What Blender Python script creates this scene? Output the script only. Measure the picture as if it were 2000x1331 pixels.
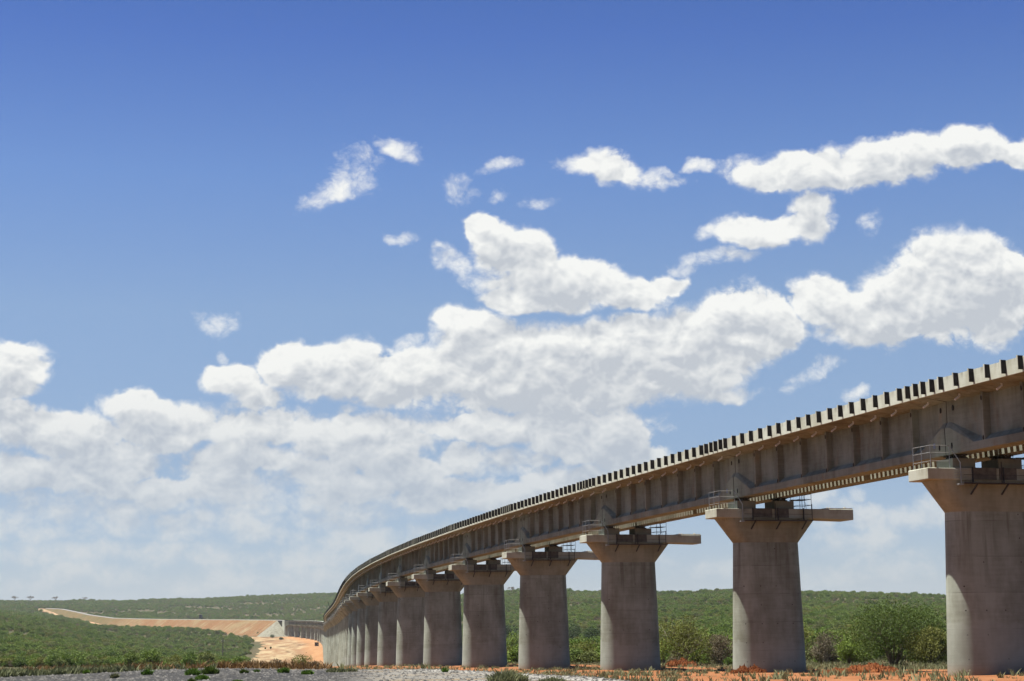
import bpy, bmesh, math, random
import numpy as np
from mathutils import Matrix, Vector
scene = bpy.context.scene
for o in list(bpy.data.objects):
    bpy.data.objects.remove(o)
rad = math.radians
EYE = 1.7                       # eye height of the photographer; heights below are relative to the eye, everything is lifted at the end
F_PX, YH, ROLL = 3578.0, 1235.2, 0.0119   # focal length in px of a 2000 px wide frame, horizon row at the centre, roll

# ------------------------------------------------------------------ camera
PITCH = math.atan((YH - 665.5) / F_PX)
def cam_axes():
    r = Vector((1, 0, 0)); f = Vector((0, math.cos(PITCH), math.sin(PITCH))); u = Vector((0, -math.sin(PITCH), math.cos(PITCH)))
    c, s = math.cos(ROLL), math.sin(ROLL)
    return c * r - s * u, s * r + c * u, f
CR, CU, CF = cam_axes()
cd = bpy.data.cameras.new('camera'); cam = bpy.data.objects.new('camera', cd)
scene.collection.objects.link(cam)
cd.sensor_width = 36.0; cd.lens = 36.0 * F_PX / 2000.0
cd.clip_start = 0.5; cd.clip_end = 40000
cam.matrix_world = Matrix(((CR.x, CU.x, -CF.x, 0), (CR.y, CU.y, -CF.y, 0), (CR.z, CU.z, -CF.z, 0), (0, 0, 0, 1)))
scene.camera = cam

# ------------------------------------------------------------------ view
scene.view_settings.view_transform = 'Standard'; scene.view_settings.look = 'None'
scene.view_settings.exposure = 1.5; scene.view_settings.gamma = 1.0
scene.view_settings.use_curve_mapping = False
cy = scene.cycles
cy.max_bounces = 8; cy.diffuse_bounces = 4; cy.transparent_max_bounces = 6; cy.volume_bounces = 1
cy.sample_clamp_indirect = 8.0

# ------------------------------------------------------------------ sun
SUN_EL = rad(71.8)
SUN_H = Vector((-0.995, 0.10, 0)).normalized()
SUN = Vector((SUN_H.x * math.cos(SUN_EL), SUN_H.y * math.cos(SUN_EL), math.sin(SUN_EL)))
sl = bpy.data.lights.new('sun', 'SUN'); sl.energy = 5.0; sl.angle = rad(0.53); sl.color = (1.0, 0.95, 0.86)
so = bpy.data.objects.new('sun', sl); scene.collection.objects.link(so)
so.rotation_euler = SUN.to_track_quat('Z', 'Y').to_euler()

# ------------------------------------------------------------------ node helper
class NT:
    def __init__(s, nt): s.nt = nt; s.n = nt.nodes; s.l = nt.links
    def put(s, sock, v):
        if isinstance(v, bpy.types.NodeSocket): s.l.new(v, sock)
        elif v is not None: sock.default_value = v
    def node(s, kind, props=None, **ins):
        n = s.n.new(kind)
        for k, v in (props or {}).items(): setattr(n, k, v)
        for k, v in ins.items():
            key = int(k[1:]) if k[0] == 'i' and k[1:].isdigit() else k.replace('_', ' ')
            s.put(n.inputs[key], v)
        return n
    def m(s, op, a=0.0, b=0.0, c=None, clamp=False):
        n = s.n.new('ShaderNodeMath'); n.operation = op; n.use_clamp = clamp
        s.put(n.inputs[0], a); s.put(n.inputs[1], b)
        if c is not None: s.put(n.inputs[2], c)
        return n.outputs[0]
    def vm(s, op, a, b=None, scale=None):
        n = s.n.new('ShaderNodeVectorMath'); n.operation = op
        s.put(n.inputs[0], a)
        if b is not None: s.put(n.inputs[1], b)
        if scale is not None: s.put(n.inputs['Scale'], scale)
        return n.outputs['Value'] if op in ('LENGTH', 'DOT_PRODUCT', 'DISTANCE') else n.outputs['Vector']
    def sep(s, v):
        n = s.n.new('ShaderNodeSeparateXYZ'); s.put(n.inputs[0], v); return n.outputs
    def comb(s, x=0.0, y=0.0, z=0.0):
        n = s.n.new('ShaderNodeCombineXYZ'); s.put(n.inputs[0], x); s.put(n.inputs[1], y); s.put(n.inputs[2], z); return n.outputs[0]
    def step(s, v, lo, hi, a=0.0, b=1.0, mode='SMOOTHSTEP'):
        n = s.n.new('ShaderNodeMapRange'); n.interpolation_type = mode; n.clamp = True
        for i, x in enumerate((v, lo, hi, a, b)): s.put(n.inputs[i], x)
        return n.outputs[0]
    def mix(s, f, a, b, mode='MIX'):
        n = s.n.new('ShaderNodeMix'); n.data_type = 'RGBA'; n.blend_type = mode; n.clamp_factor = True
        s.put(n.inputs[0], f); s.put(n.inputs[6], a); s.put(n.inputs[7], b)
        return n.outputs[2]
    def noise(s, v, scale, detail=2.0, rough=0.5, dist=0.0, out=0):
        n = s.n.new('ShaderNodeTexNoise'); s.put(n.inputs['Vector'], v); s.put(n.inputs['Scale'], scale)
        s.put(n.inputs['Detail'], detail); s.put(n.inputs['Roughness'], rough); s.put(n.inputs['Distortion'], dist)
        return n.outputs[out]
    def ramp(s, f, stops):
        n = s.n.new('ShaderNodeValToRGB'); s.put(n.inputs[0], f); e = n.color_ramp.elements
        for i, (p, c) in enumerate(stops):
            el = e[i] if i < 2 else e.new(p)
            el.position = p; el.color = (*c, 1)
        return n.outputs[0]

def px_dir(x, y):
    """direction (X/Y, Z/Y) in thousands of photo pixels for a photo pixel"""
    d = CR * ((x - 1000) / F_PX) - CU * ((y - 665.5) / F_PX) + CF
    return d.x / d.y * F_PX / 1000, d.z / d.y * F_PX / 1000

# ------------------------------------------------------------------ world: sky and clouds
CLOUDS = [  # photo position x, y, half sizes, tilt (deg), weight
    (655, 362, 75, 30, 38, 0.34), (700, 325, 40, 50, 0, 0.32), (610, 392, 40, 14, 25, 0.32), (775, 288, 52, 16, -20, 0.34),
    (905, 375, 40, 26, -30, 0.34), (968, 334, 30, 14, 10, 0.32), (970, 388, 22, 18, 40, 0.36), (1050, 410, 34, 10, 5, 0.24),
    (1195, 328, 75, 32, -8, 0.62), (1120, 325, 40, 24, 0, 0.45), (1290, 342, 60, 16, -10, 0.42), (1370, 318, 28, 14, 5, 0.42), (1450, 305, 40, 18, 15, 0.34),
    (1560, 328, 130, 42, 3, 0.95), (1740, 315, 120, 50, 12, 0.95), (1900, 282, 80, 42, 8, 0.95), (1985, 298, 60, 32, -5, 0.85), (1600, 345, 150, 24, 0, 0.7),
    (1480, 445, 95, 32, 8, 0.78), (1580, 415, 40, 50, -10, 0.66), (1575, 390, 45, 26, 0, 0.6),
    (1700, 440, 26, 24, 0, 0.3), (1400, 508, 60, 16, 8, 0.26), (777, 458, 28, 14, 0, 0.33), (425, 630, 50, 20, 10, 0.28), (437, 690, 12, 10, 0, 0.26),
    (875, 507, 40, 24, -12, 0.5), (945, 452, 36, 34, -30, 0.8), (1010, 500, 95, 50, -22, 1), (1100, 552, 150, 42, -4, 1), (1000, 572, 70, 24, 5, 0.8), (1200, 562, 110, 26, 0, 0.8), (1305, 553, 44, 20, 12, 0.72),
    (1900, 540, 140, 85, -6, 1.25), (1780, 585, 130, 75, 20, 1.15), (1760, 635, 150, 50, 0, 1.1), (1930, 610, 90, 60, 0, 1.05), (1600, 585, 70, 55, 0, 0.85), (1650, 600, 60, 45, 0, 0.8),
    (895, 625, 50, 38, -30, 0.85), (950, 670, 100, 60, -30, 1.1), (660, 720, 120, 55, 5, 1.1), (800, 740, 140, 60, 0, 1.1), (1060, 740, 240, 95, 0, 1.3),
    (1180, 672, 125, 52, 0, 1.1), (1240, 625, 60, 30, 0, 0.8), (1330, 690, 160, 85, 5, 1.2), (1450, 640, 110, 75, 10, 1.1), (1500, 650, 70, 45, 0, 0.9), (560, 710, 55, 45, 0, 0.8), (800, 668, 30, 16, 10, 0.36),
    (455, 735, 62, 34, -5, 0.85), (500, 770, 60, 40, -35, 0.6), (25, 725, 75, 62, 0, 1.15), (-40, 745, 90, 60, 0, 1.1),
    (1575, 745, 70, 20, 18, 0.4), (1425, 766, 55, 14, 3, 0.44), (1670, 776, 24, 10, 0, 0.26),
    (275, 790, 75, 42, -12, 0.95), (330, 835, 130, 48, 0, 0.79), (120, 850, 130, 52, -5, 0.84), (20, 820, 60, 48, 0, 0.84), (200, 905, 150, 60, 0, 0.71),
    (520, 840, 130, 50, 0, 0.63), (680, 800, 24, 18, 0, 0.53), (700, 860, 150, 60, 0, 0.63), (460, 905, 130, 40, 8, 0.6), (640, 920, 90, 34, 0, 0.6),
    (1050, 830, 250, 40, 0, 0.7), (1160, 860, 130, 45, 0, 0.84), (900, 890, 50, 40, 10, 0.62), (1000, 905, 150, 30, 0, 0.55), (780, 925, 100, 42, 0, 0.71), (1230, 895, 90, 40, 0, 0.7),
    (900, 970, 200, 40, 0, 0.6), (1150, 940, 150, 40, 0, 0.6), (420, 960, 330, 44, 0, 0.55), (130, 990, 260, 36, 0, 0.52), (330, 1020, 250, 30, 0, 0.44), (620, 1000, 260, 40, 0, 0.47),
    (760, 1050, 240, 34, 0, 0.39), (200, 1075, 250, 28, 0, 0.35), (550, 1090, 300, 24, 0, 0.34), (1000, 1040, 200, 40, 0, 0.39),
    (1690, 1015, 55, 24, 0, 0.48), (1790, 1015, 60, 28, 0, 0.48), (1640, 1060, 70, 24, 0, 0.4), (1725, 1050, 40, 36, 0, 0.44), (1680, 968, 26, 12, 0, 0.36), (1600, 1000, 60, 30, 0, 0.34), (1860, 985, 60, 30, 0, 0.45),
    (150, 1125, 300, 22, 0, .36), (600, 1130, 350, 20, 0, .36), (60, 1030, 160, 30, 0, .48), (900, 1100, 220, 30, 0, .40), (330, 950, 110, 30, 0, .6), (60, 930, 150, 40, 0, .7), (700, 960, 120, 34, 0, .62), (520, 1040, 120, 26, 0, .5), (1100, 1010, 150, 40, 0, .5), (1500, 1110, 200, 24, 0, .30), (1750, 1100, 160, 26, 0, .32),
    (1070, 580, 110, 30, 0, .95), (1150, 545, 90, 40, -10, .95), (1210, 565, 100, 30, 0, .85),
    (2200, 560, 200, 90, 0, 1), (2300, 320, 180, 50, 0, 0.8), (-300, 780, 200, 70, 0, 0.9), (2250, 1000, 250, 60, 0, 0.5), (-350, 950, 300, 70, 0, 0.7),
]
def cloud_noise(t, P, fine):
    st = t.vm('MULTIPLY', P, (1.0, 1.25, 1.0))
    w2 = t.vm('SUBTRACT', t.noise(P, 14, 3.0 if fine else 1.0, .6, out=1), (.5, .5, .5))
    n1 = t.noise(t.vm('ADD', st, t.vm('SCALE', w2, scale=.04)), 8.0, 10.0 if fine else 4.0, .62)
    vo = t.node('ShaderNodeTexVoronoi', {'feature': 'F1', 'distance': 'EUCLIDEAN'})
    t.put(vo.inputs['Vector'], t.vm('ADD', st, t.vm('SCALE', w2, scale=.05))); vo.inputs['Scale'].default_value = 13.0
    vo.inputs['Detail'].default_value = 4.0 if fine else 2.0; vo.inputs['Roughness'].default_value = .6; vo.inputs['Lacunarity'].default_value = 2.3; vo.normalize = True
    n2 = t.m('SUBTRACT', 0.40, vo.outputs['Distance'])
    return t.m('ADD', t.m('MULTIPLY', t.m('SUBTRACT', n1, .5), 1.5), t.m('MULTIPLY', n2, 1.55))
def cloud_mass(t, P, least):
    w1 = t.vm('SUBTRACT', t.noise(P, 4.5, 1.0, .5, out=1), (.5, .5, .5))
    w2 = t.vm('SUBTRACT', t.noise(P, 12, 3.0, .6, out=1), (.5, .5, .5))
    W = t.vm('ADD', P, t.vm('SCALE', w1, scale=.055)); W = t.vm('ADD', W, t.vm('SCALE', w2, scale=.055))
    M = None; W0 = W; i = 0
    for (x, y, a, b, tl, wt) in CLOUDS:
        if wt < least: continue
        wt = min(wt, .62 + .25 * wt) if wt > .8 else wt
        if i % 8 == 0 and i: W = t.vm('ADD', W0, t.comb(t.m('MULTIPLY', M, 1e-9)))     # evaluated in batches: the shader stack is small
        i += 1
        cx, cyy = px_dir(x, y)
        mp = t.n.new('ShaderNodeMapping'); mp.vector_type = 'TEXTURE'
        mp.inputs['Location'].default_value = (cx, cyy, 0)
        mp.inputs['Rotation'].default_value = (0, 0, rad(tl))
        mp.inputs['Scale'].default_value = (a * 1.2 / 1000, b * 1.2 / 1000, 1)
        t.l.new(W, mp.inputs['Vector'])
        L = t.vm('DOT_PRODUCT', mp.outputs[0], mp.outputs[0])
        f = t.m('MULTIPLY_ADD', L, -wt, wt)
        M = f if M is None else t.m('MAXIMUM', M, f)
    return t.m('MAXIMUM', M, -1.0)
def group(name, build):
    g = bpy.data.node_groups.new(name, 'ShaderNodeTree')
    g.interface.new_socket('P', in_out='INPUT', socket_type='NodeSocketVector')
    g.interface.new_socket('D', in_out='OUTPUT', socket_type='NodeSocketFloat')
    t = NT(g); gi = g.nodes.new('NodeGroupInput'); go = g.nodes.new('NodeGroupOutput')
    g.links.new(build(t, gi.outputs[0]), go.inputs[0])
    return g
def build_world():
    w = bpy.data.worlds.new('World'); scene.world = w; w.use_nodes = True
    t = NT(w.node_tree); t.n.clear()
    out = t.n.new('ShaderNodeOutputWorld')
    tc = t.n.new('ShaderNodeTexCoord'); d = tc.outputs['Generated']; s = t.sep(d)
    sky = t.n.new('ShaderNodeTexSky'); sky.sky_type = 'NISHITA'; sky.sun_disc = False
    sky.sun_elevation = SUN_EL; sky.sun_rotation = math.atan2(SUN_H.x, SUN_H.y)
    sky.altitude = 500; sky.air_density = 1.0; sky.dust_density = .6; sky.ozone_density = 2.0
    el = s[2]
    tint = t.ramp(t.m('DIVIDE', t.m('MAXIMUM', el, 0.0), 0.6, clamp=True), SKY_TINT)     # polarised blue, deeper with height
    base = t.vm('SCALE', t.mix(1.0, sky.outputs[0], tint, 'MULTIPLY'), scale=SKY_STRENGTH)
    b0 = t.n.new('ShaderNodeBackground'); t.l.new(base, b0.inputs[0])
    b1 = t.n.new('ShaderNodeBackground')
    front = t.m('MULTIPLY', t.m('GREATER_THAN', s[1], .3), t.m('MULTIPLY', t.m('GREATER_THAN', .5, el), t.m('GREATER_THAN', el, -.01)))
    yy = t.m('MAXIMUM', s[1], 0.05)
    k = F_PX / 1000
    P = t.comb(t.m('MULTIPLY', t.m('DIVIDE', s[0], yy), k), t.m('MULTIPLY', t.m('DIVIDE', s[2], yy), k), 0.0)
    gm = group('cloud_mass', lambda t, P: cloud_mass(t, P, 0)); gs = group('cloud_mass_large', lambda t, P: cloud_mass(t, P, .6))
    gn = group('cloud_noise', lambda t, P: cloud_noise(t, P, True)); gl = group('cloud_noise_soft', lambda t, P: cloud_noise(t, P, False))
    def use(g, off=None):
        n = t.n.new('ShaderNodeGroup'); n.node_tree = g
        t.l.new(t.vm('ADD', P, off) if off else P, n.inputs[0]); return n.outputs[0]
    N0 = use(gn); D0 = t.m('ADD', use(gm), t.m('MULTIPLY', N0, 1.12))
    NS0 = use(gl); NS1 = use(gl, (-.008, .020, 0))
    D1 = t.m('ADD', use(gs, (-.014, .046, 0)), t.m('MULTIPLY', NS1, .7))
    ph = t.sep(P)[1]
    low = t.step(ph, .02, .62)                  # 0 at the horizon, 1 up high
    thick = t.step(use(gs), .05, .6)          # solid cumulus has a crisp edge, thin scraps fade out
    a = t.step(D0, .10, t.m('MULTIPLY_ADD', t.m('MULTIPLY', thick, t.step(t.m('SUBTRACT', D1, D0), -.05, .55, 1.0, .35)), -.56, .86))
    a = t.m('MULTIPLY', a, t.m('MULTIPLY_ADD', t.step(ph, .12, .52), .34, .64))
    a = t.m('MULTIPLY', a, t.step(ph, .0, .16, .25, 1.0))
    lit = t.step(D1, -.05, 1.1, 1.0, 0.0, 'LINEAR')
    relief = t.m('MULTIPLY', t.m('SUBTRACT', NS0, NS1), 1.15)
    lit = t.m('ADD', lit, t.m('ADD', relief, t.m('MULTIPLY', N0, .12)), clamp=True)
    hi = t.mix(low, CL_HI_LOW, CL_HI); sh = t.mix(low, CL_SH_LOW, CL_SH)
    t.l.new(t.mix(a, base, t.mix(lit, sh, hi)), b1.inputs[0])
    mx = t.n.new('ShaderNodeMixShader')
    t.l.new(front, mx.inputs[0]); t.l.new(b0.outputs[0], mx.inputs[1]); t.l.new(b1.outputs[0], mx.inputs[2])
    t.l.new(mx.outputs[0], out.inputs[0])
    w.cycles.sampling_method = 'MANUAL'; w.cycles.sample_map_resolution = 512
SKY_STRENGTH = 0.0537
SKY_TINT = [(0.0, (.55, .62, .87)), (0.04, (.52, .56, .74)), (0.155, (.53, .55, .66)), (0.29, (.64, .65, .72)), (0.41, (.52, .60, .79)), (0.53, (.34, .44, .74)), (0.7, (.20, .31, .55)), (1.0, (.18, .25, .36))]
CL_HI, CL_HI_LOW = (.330, .332, .322, 1), (.225, .230, .228, 1)
CL_SH, CL_SH_LOW = (.192, .205, .222, 1), (.165, .180, .198, 1)
build_world()
# ------------------------------------------------------------------ tagging and mesh helpers
ROOTS = []
def tag(o, label=None, cat=None, group=None, kind=None):
    if label: o['label'] = label
    if cat: o['category'] = cat
    if group: o['group'] = group
    if kind: o['kind'] = kind
    return o
def link(o, parent=None):
    scene.collection.objects.link(o)
    if parent is not None: o.parent = parent
    else: ROOTS.append(o)
    return o
def empty(name, loc, rz=0.0, rx=0.0):
    o = bpy.data.objects.new(name, None); o.empty_display_size = .3
    o.rotation_mode = 'XYZ'; o.location = loc; o.rotation_euler = (rx, 0, rz); return link(o)
class MB:
    """collects polygons; build() links them as one mesh object"""
    def __init__(s): s.v = []; s.f = []; s.mi = []; s.cur = 0
    def poly(s, pts, faces):
        b = len(s.v); s.v += [tuple(p) for p in pts]
        s.f += [tuple(b + i for i in f) for f in faces]; s.mi += [s.cur] * len(faces)
    def box(s, x0, x1, y0, y1, z0, z1):
        s.poly([(x0, y0, z0), (x1, y0, z0), (x1, y1, z0), (x0, y1, z0), (x0, y0, z1), (x1, y0, z1), (x1, y1, z1), (x0, y1, z1)],
               [(0, 3, 2, 1), (4, 5, 6, 7), (0, 1, 5, 4), (1, 2, 6, 5), (2, 3, 7, 6), (3, 0, 4, 7)])
    def tube(s, a, b, r, n=6, r2=None):
        a, b = Vector(a), Vector(b); d = (b - a).normalized(); r2 = r if r2 is None else r2
        u = d.orthogonal().normalized(); w = d.cross(u); pts = []
        for c, q in ((a, r), (b, r2)):
            for i in range(n):
                t = 2 * math.pi * i / n; pts.append(c + u * math.cos(t) * q + w * math.sin(t) * q)
        s.poly(pts, [(i, (i + 1) % n, n + (i + 1) % n, n + i) for i in range(n)] + [tuple(range(n - 1, -1, -1)), tuple(range(n, 2 * n))])
    def loft(s, rings, cap=True, closed=True):
        n = len(rings[0]); b = []; pts = [p for r in rings for p in r]; fs = []
        for k in range(len(rings) - 1):
            for i in range(n if closed else n - 1):
                j = (i + 1) % n; fs.append((k * n + i, k * n + j, (k + 1) * n + j, (k + 1) * n + i))
        if cap: fs += [tuple(range(n - 1, -1, -1)), tuple(range((len(rings) - 1) * n, len(rings) * n))]
        s.poly(pts, fs)
    def mesh(s, name, mats, smooth=False, fix=True):
        me = bpy.data.meshes.new(name); me.from_pydata(s.v, [], s.f)
        for m in (mats if isinstance(mats, (list, tuple)) else [mats]): me.materials.append(m)
        me.polygons.foreach_set('material_index', s.mi)
        if fix:
            bm = bmesh.new(); bm.from_mesh(me); bmesh.ops.recalc_face_normals(bm, faces=bm.faces); bm.to_mesh(me); bm.free()
        if smooth: me.shade_smooth()
        me.update(); return me
    def build(s, name, mats, parent=None, smooth=False, bevel=0.0):
        o = bpy.data.objects.new(name, s.mesh(name, mats, smooth))
        if bevel:
            md = o.modifiers.new('bevel', 'BEVEL'); md.width = bevel; md.segments = 2; md.limit_method = 'ANGLE'; md.angle_limit = rad(40)
        return link(o, parent)
def smooth_by_angle(me, ang=35):
    bm = bmesh.new(); bm.from_mesh(me)
    for f in bm.faces: f.smooth = True
    for e in bm.edges:
        e.smooth = len(e.link_faces) == 2 and e.calc_face_angle(0) < rad(ang)
    bm.to_mesh(me); bm.free()
def copy_tree(o, parent=None):
    c = o.copy(); link(c, parent); c.parent = parent
    for ch in o.children: copy_tree(ch, c)
    return c

# ------------------------------------------------------------------ materials
def new_mat(name, rough=.9, spec=.3):
    m = bpy.data.materials.new(name); m.use_nodes = True; t = NT(m.node_tree)
    b = t.n['Principled BSDF']; b.inputs['Roughness'].default_value = rough; b.inputs['Specular IOR Level'].default_value = spec
    return m, t, b
def bump(t, b, h, strength, dist):
    n = t.n.new('ShaderNodeBump'); t.put(n.inputs['Height'], h); n.inputs['Strength'].default_value = strength; n.inputs['Distance'].default_value = dist
    t.l.new(n.outputs[0], b.inputs['Normal'])
def plain(name, col, rough=.7, metal=0.0, var=.15, scale=3.0):
    col = tuple(c * .74 for c in col)
    m, t, b = new_mat(name, rough); b.inputs['Metallic'].default_value = metal
    o = t.n.new('ShaderNodeTexCoord').outputs['Object']
    n = t.noise(o, scale, 4, .6)
    c0 = tuple(c * (1 - var) for c in col); c1 = tuple(min(1, c * (1 + var)) for c in col)
    t.put(b.inputs['Base Color'], t.mix(t.step(n, .3, .7), (*c0, 1), (*c1, 1)))
    return m
def concrete(name, col, stain=.35, joints=0.0, rust=0.0, lower=False):
    m, t, b = new_mat(name, .88, .25)
    tc = t.n.new('ShaderNodeTexCoord').outputs['Object']; oi = t.n.new('ShaderNodeObjectInfo').outputs
    s = t.sep(tc)
    v = t.vm('ADD', tc, t.vm('SCALE', t.comb(oi['Random'], oi['Random'], oi['Random']), scale=37.0))
    cloud = t.noise(v, .55, 5, .6)
    streak = t.noise(t.vm('MULTIPLY', v, (1.0, 1.0, .12)), 2.6, 6, .65)
    board = t.noise(t.vm('MULTIPLY', v, (.25, .25, 3.2)), 2.2, 3, .6)
    fine = t.noise(v, 14, 6, .7)
    k = t.m('ADD', t.m('MULTIPLY', cloud, .45), t.m('ADD', t.m('MULTIPLY', streak, .3), t.m('MULTIPLY', board, .25)))
    blot = t.noise(t.vm('MULTIPLY', v, (1, 1, .45)), .38, 4, .7)
    k = t.m('MULTIPLY_ADD', blot, .5, t.m('MULTIPLY', k, .5)); k = t.step(k, .36, .62)
    dark = tuple(c * (1 - stain) for c in col); dk = (dark[0] * 1.02, dark[1] * .97, dark[2] * .88, 1)
    c = t.mix(k, dk, (*[min(1, x * 1.12) for x in col], 1))
    c = t.mix(t.m('MULTIPLY', t.step(fine, .55, .8), .25), c, (col[0] * .6, col[1] * .58, col[2] * .53, 1))
    if rust:
        r = t.noise(t.vm('MULTIPLY', v, (1, 1, .5)), .9, 5, .62)
        c = t.mix(t.m('MULTIPLY', t.step(r, .54, .74), rust), c, (.34, .19, .09, 1))
    if joints:
        zz = t.m('ADD', s[2], t.m('MULTIPLY', oi['Random'], joints))
        fr = t.m('FRACT', t.m('DIVIDE', t.m('ADD', zz, 50), joints))
        ln = t.m('MULTIPLY', t.m('LESS_THAN', fr, .014), t.step(t.noise(v, .8, 3), .35, .6))
        c = t.mix(t.m('MULTIPLY', ln, .55), c, (.06, .05, .045, 1))
        lift = t.m('FLOOR', t.m('DIVIDE', t.m('ADD', zz, 50), joints))
        wn = t.n.new('ShaderNodeTexWhiteNoise'); wn.noise_dimensions = '1D'; t.l.new(t.m('ADD', lift, t.m('MULTIPLY', oi['Random'], 91)), wn.inputs['W'])
        c = t.vm('SCALE', c, scale=t.m('MULTIPLY_ADD', wn.outputs[0], .14, .93))
        # formwork tie holes
        hv = t.vm('MULTIPLY', t.vm('FRACTION', t.vm('MULTIPLY', t.vm('ADD', tc, (50.33, 0, 50.2)), (1 / 1.25, 1, 1 / 1.4))), (1.25, 0, 1.4))
        dd = t.vm('LENGTH', t.vm('SUBTRACT', hv, (.6, 0, .7)))
        hole = t.m('MULTIPLY', t.m('LESS_THAN', dd, .045), t.step(t.noise(v, .9, 1), .48, .52))
        c = t.mix(t.m('MULTIPLY', hole, .8), c, (.03, .025, .02, 1))
    gzn = t.sep(t.n.new('ShaderNodeTexCoord').outputs['Generated'])[2]
    drip = t.m('MULTIPLY', t.step(t.noise(t.vm('MULTIPLY', v, (1, 1, .05)), 1.9, 4, .6), .50, .66), t.step(t.m('ADD', gzn, t.m('MULTIPLY', streak, .6)), .75, 1.35))
    c = t.mix(t.m('MULTIPLY', drip, .7), c, (col[0] * .42, col[1] * .38, col[2] * .34, 1))
    if lower:   # newer, greyer concrete of the lowest lift and red dust at the very foot
        edge = t.m('ADD', 1.9, t.m('ADD', t.m('MULTIPLY', t.m('SUBTRACT', t.noise(v, .5, 5, .65), .5), 2.2), t.m('MULTIPLY', oi['Random'], 1.2)))
        lo = t.step(s[2], t.m('SUBTRACT', edge, .12), t.m('ADD', edge, .12), 1.0, 0.0)
        c = t.mix(t.m('MULTIPLY', lo, .38), c, t.mix(cloud, (.30, .315, .285, 1), (.40, .415, .38, 1)))
        dust = t.step(t.m('ADD', s[2], t.m('MULTIPLY', fine, .5)), .1, 1.1, 1.0, 0.0)
        c = t.mix(t.m('MULTIPLY', dust, .6), c, (.24, .12, .06, 1))
    c = t.vm('MULTIPLY', c, (.76, .81, .79))
    t.put(b.inputs['Base Color'], c)
    bump(t, b, t.m('ADD', t.m('MULTIPLY', board, .5), t.m('MULTIPLY', fine, .5)), .25, .03)
    return m
M = {}
M['shaft'] = concrete('pier concrete', (.315, .33, .285), .42, joints=2.1, lower=True)
M['head'] = concrete('pier head concrete', (.31, .29, .22), .35, rust=.1)
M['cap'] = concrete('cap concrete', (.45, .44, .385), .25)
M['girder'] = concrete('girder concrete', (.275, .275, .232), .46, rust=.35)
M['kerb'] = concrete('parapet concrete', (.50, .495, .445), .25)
M['pad'] = concrete('pad concrete', (.22, .22, .19), .3)
M['bracket'] = plain('dark bracket', (.028, .028, .028), .75, var=.3)
M['black'] = plain('black gap', (.015, .014, .013), .9)
M['steel'] = plain('galvanised steel', (.36, .38, .39), .45, .6)
M['darksteel'] = plain('dark steel', (.05, .05, .055), .6, .3)
M['pipe'] = plain('plastic drain pipe', (.8, .8, .78), .4)
M['cover'] = plain('cover slab', (.35, .32, .28), .9)
M['panel'] = plain('weathered panel', (.13, .12, .105), .9, var=.3)
M['bearing'] = plain('bearing steel', (.06, .055, .05), .6, .4)
M['stain'] = plain('blue paint mark', (.25, .33, .55), .8)
M['sheet'] = plain('pale mortar', (.68, .64, .54), .85)

# ------------------------------------------------------------------ alignment of the railway (relative to the eye)
S = 32.7
KN = [0, 4, 8, 12, 18, 26, 36, 46, 54, 64]; CV = [2.5769, 1.722, 1.6986, .2792, -.3132, .3576, -.2237, .1315, -2.9938, -1.9272]
KZ = [0, 8, 16, 28, 44, 64]; ZV = [.9626, -.1503, -.3217, .5518, .8113, .4628]
def build_path(n):
    P = [np.array([24.185, 106.881, 9.229])]; h = -.3050; g = -.0071; H = [h]
    for k in range(1, n):
        h += float(np.interp(k - .5, KN, CV)) * 1e-2; g += float(np.interp(k - .5, KZ, ZV)) * 1e-3
        P.append(P[-1] + S * np.array([math.sin(h), math.cos(h), g])); H.append(h)
    H[0] = H[1] - .0225
    return np.array(P), np.array(H)
NP = 59
PP, HH = build_path(NP)
for k, ds in ((1, -.27), (2, .5)):
    PP[k] += ds * np.array([math.sin(HH[k]), math.cos(HH[k]), 0])
HP = np.array([HH[k] if k == NP - 1 else .5 * (HH[k] + HH[k + 1]) for k in range(NP)]); HP[0] = HH[1] - .0112
Fv = np.stack([np.sin(HP), np.cos(HP), 0 * HP], 1); Rv = np.stack([np.cos(HP), -np.sin(HP), 0 * HP], 1)
CL = PP + 4.3 * Rv + 1.17 * Fv            # centre line over the piers
# centre line extended towards the camera and, behind the abutment, along the embankment
def emb_pt(px, d, y):
    yh = YH + (1000 - px) * ROLL
    X = d * (px - 1000) / F_PX; return np.array([X, d, (yh - y) * d / F_PX])
EMB = [emb_pt(505, 2060, 1212.5), emb_pt(430, 2190, 1212), emb_pt(350, 2310, 1211.5), emb_pt(280, 2420, 1210.5), emb_pt(225, 2580, 1209), emb_pt(180, 2850, 1203),
       emb_pt(150, 3100, 1196.5), emb_pt(125, 3350, 1191.5), emb_pt(95, 3600, 1190)]
def seg_info(X, Y, L):
    """distance along, signed lateral offset (right +) and height of the polyline L for arrays X, Y"""
    best = np.full(X.shape, 1e18); lat = np.zeros(X.shape); al = np.zeros(X.shape); zz = np.zeros(X.shape); acc = 0.0
    for a, b in zip(L[:-1], L[1:]):
        d = (b - a)[:2]; n = math.hypot(*d); u = d / n
        rx, ry = X - a[0], Y - a[1]; s_ = np.clip(rx * u[0] + ry * u[1], 0, n)
        ex, ey = rx - s_ * u[0], ry - s_ * u[1]; q = ex * ex + ey * ey
        side = rx * u[1] - ry * u[0]
        m = q < best
        best = np.where(m, q, best); lat = np.where(m, np.sign(side) * np.sqrt(q), lat); al = np.where(m, acc + s_, al); zz = np.where(m, a[2] + (b[2] - a[2]) * s_ / n, zz)
        acc += n
    return al, lat, zz
c0 = CL[0] - 130 * np.array([math.sin(HP[0] - .06), math.cos(HP[0] - .06), 0])
LINE_V = np.vstack([c0[None], CL])
LINE_E = np.vstack([CL[-1][None]] + [np.array(e)[None] for e in EMB])

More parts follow.
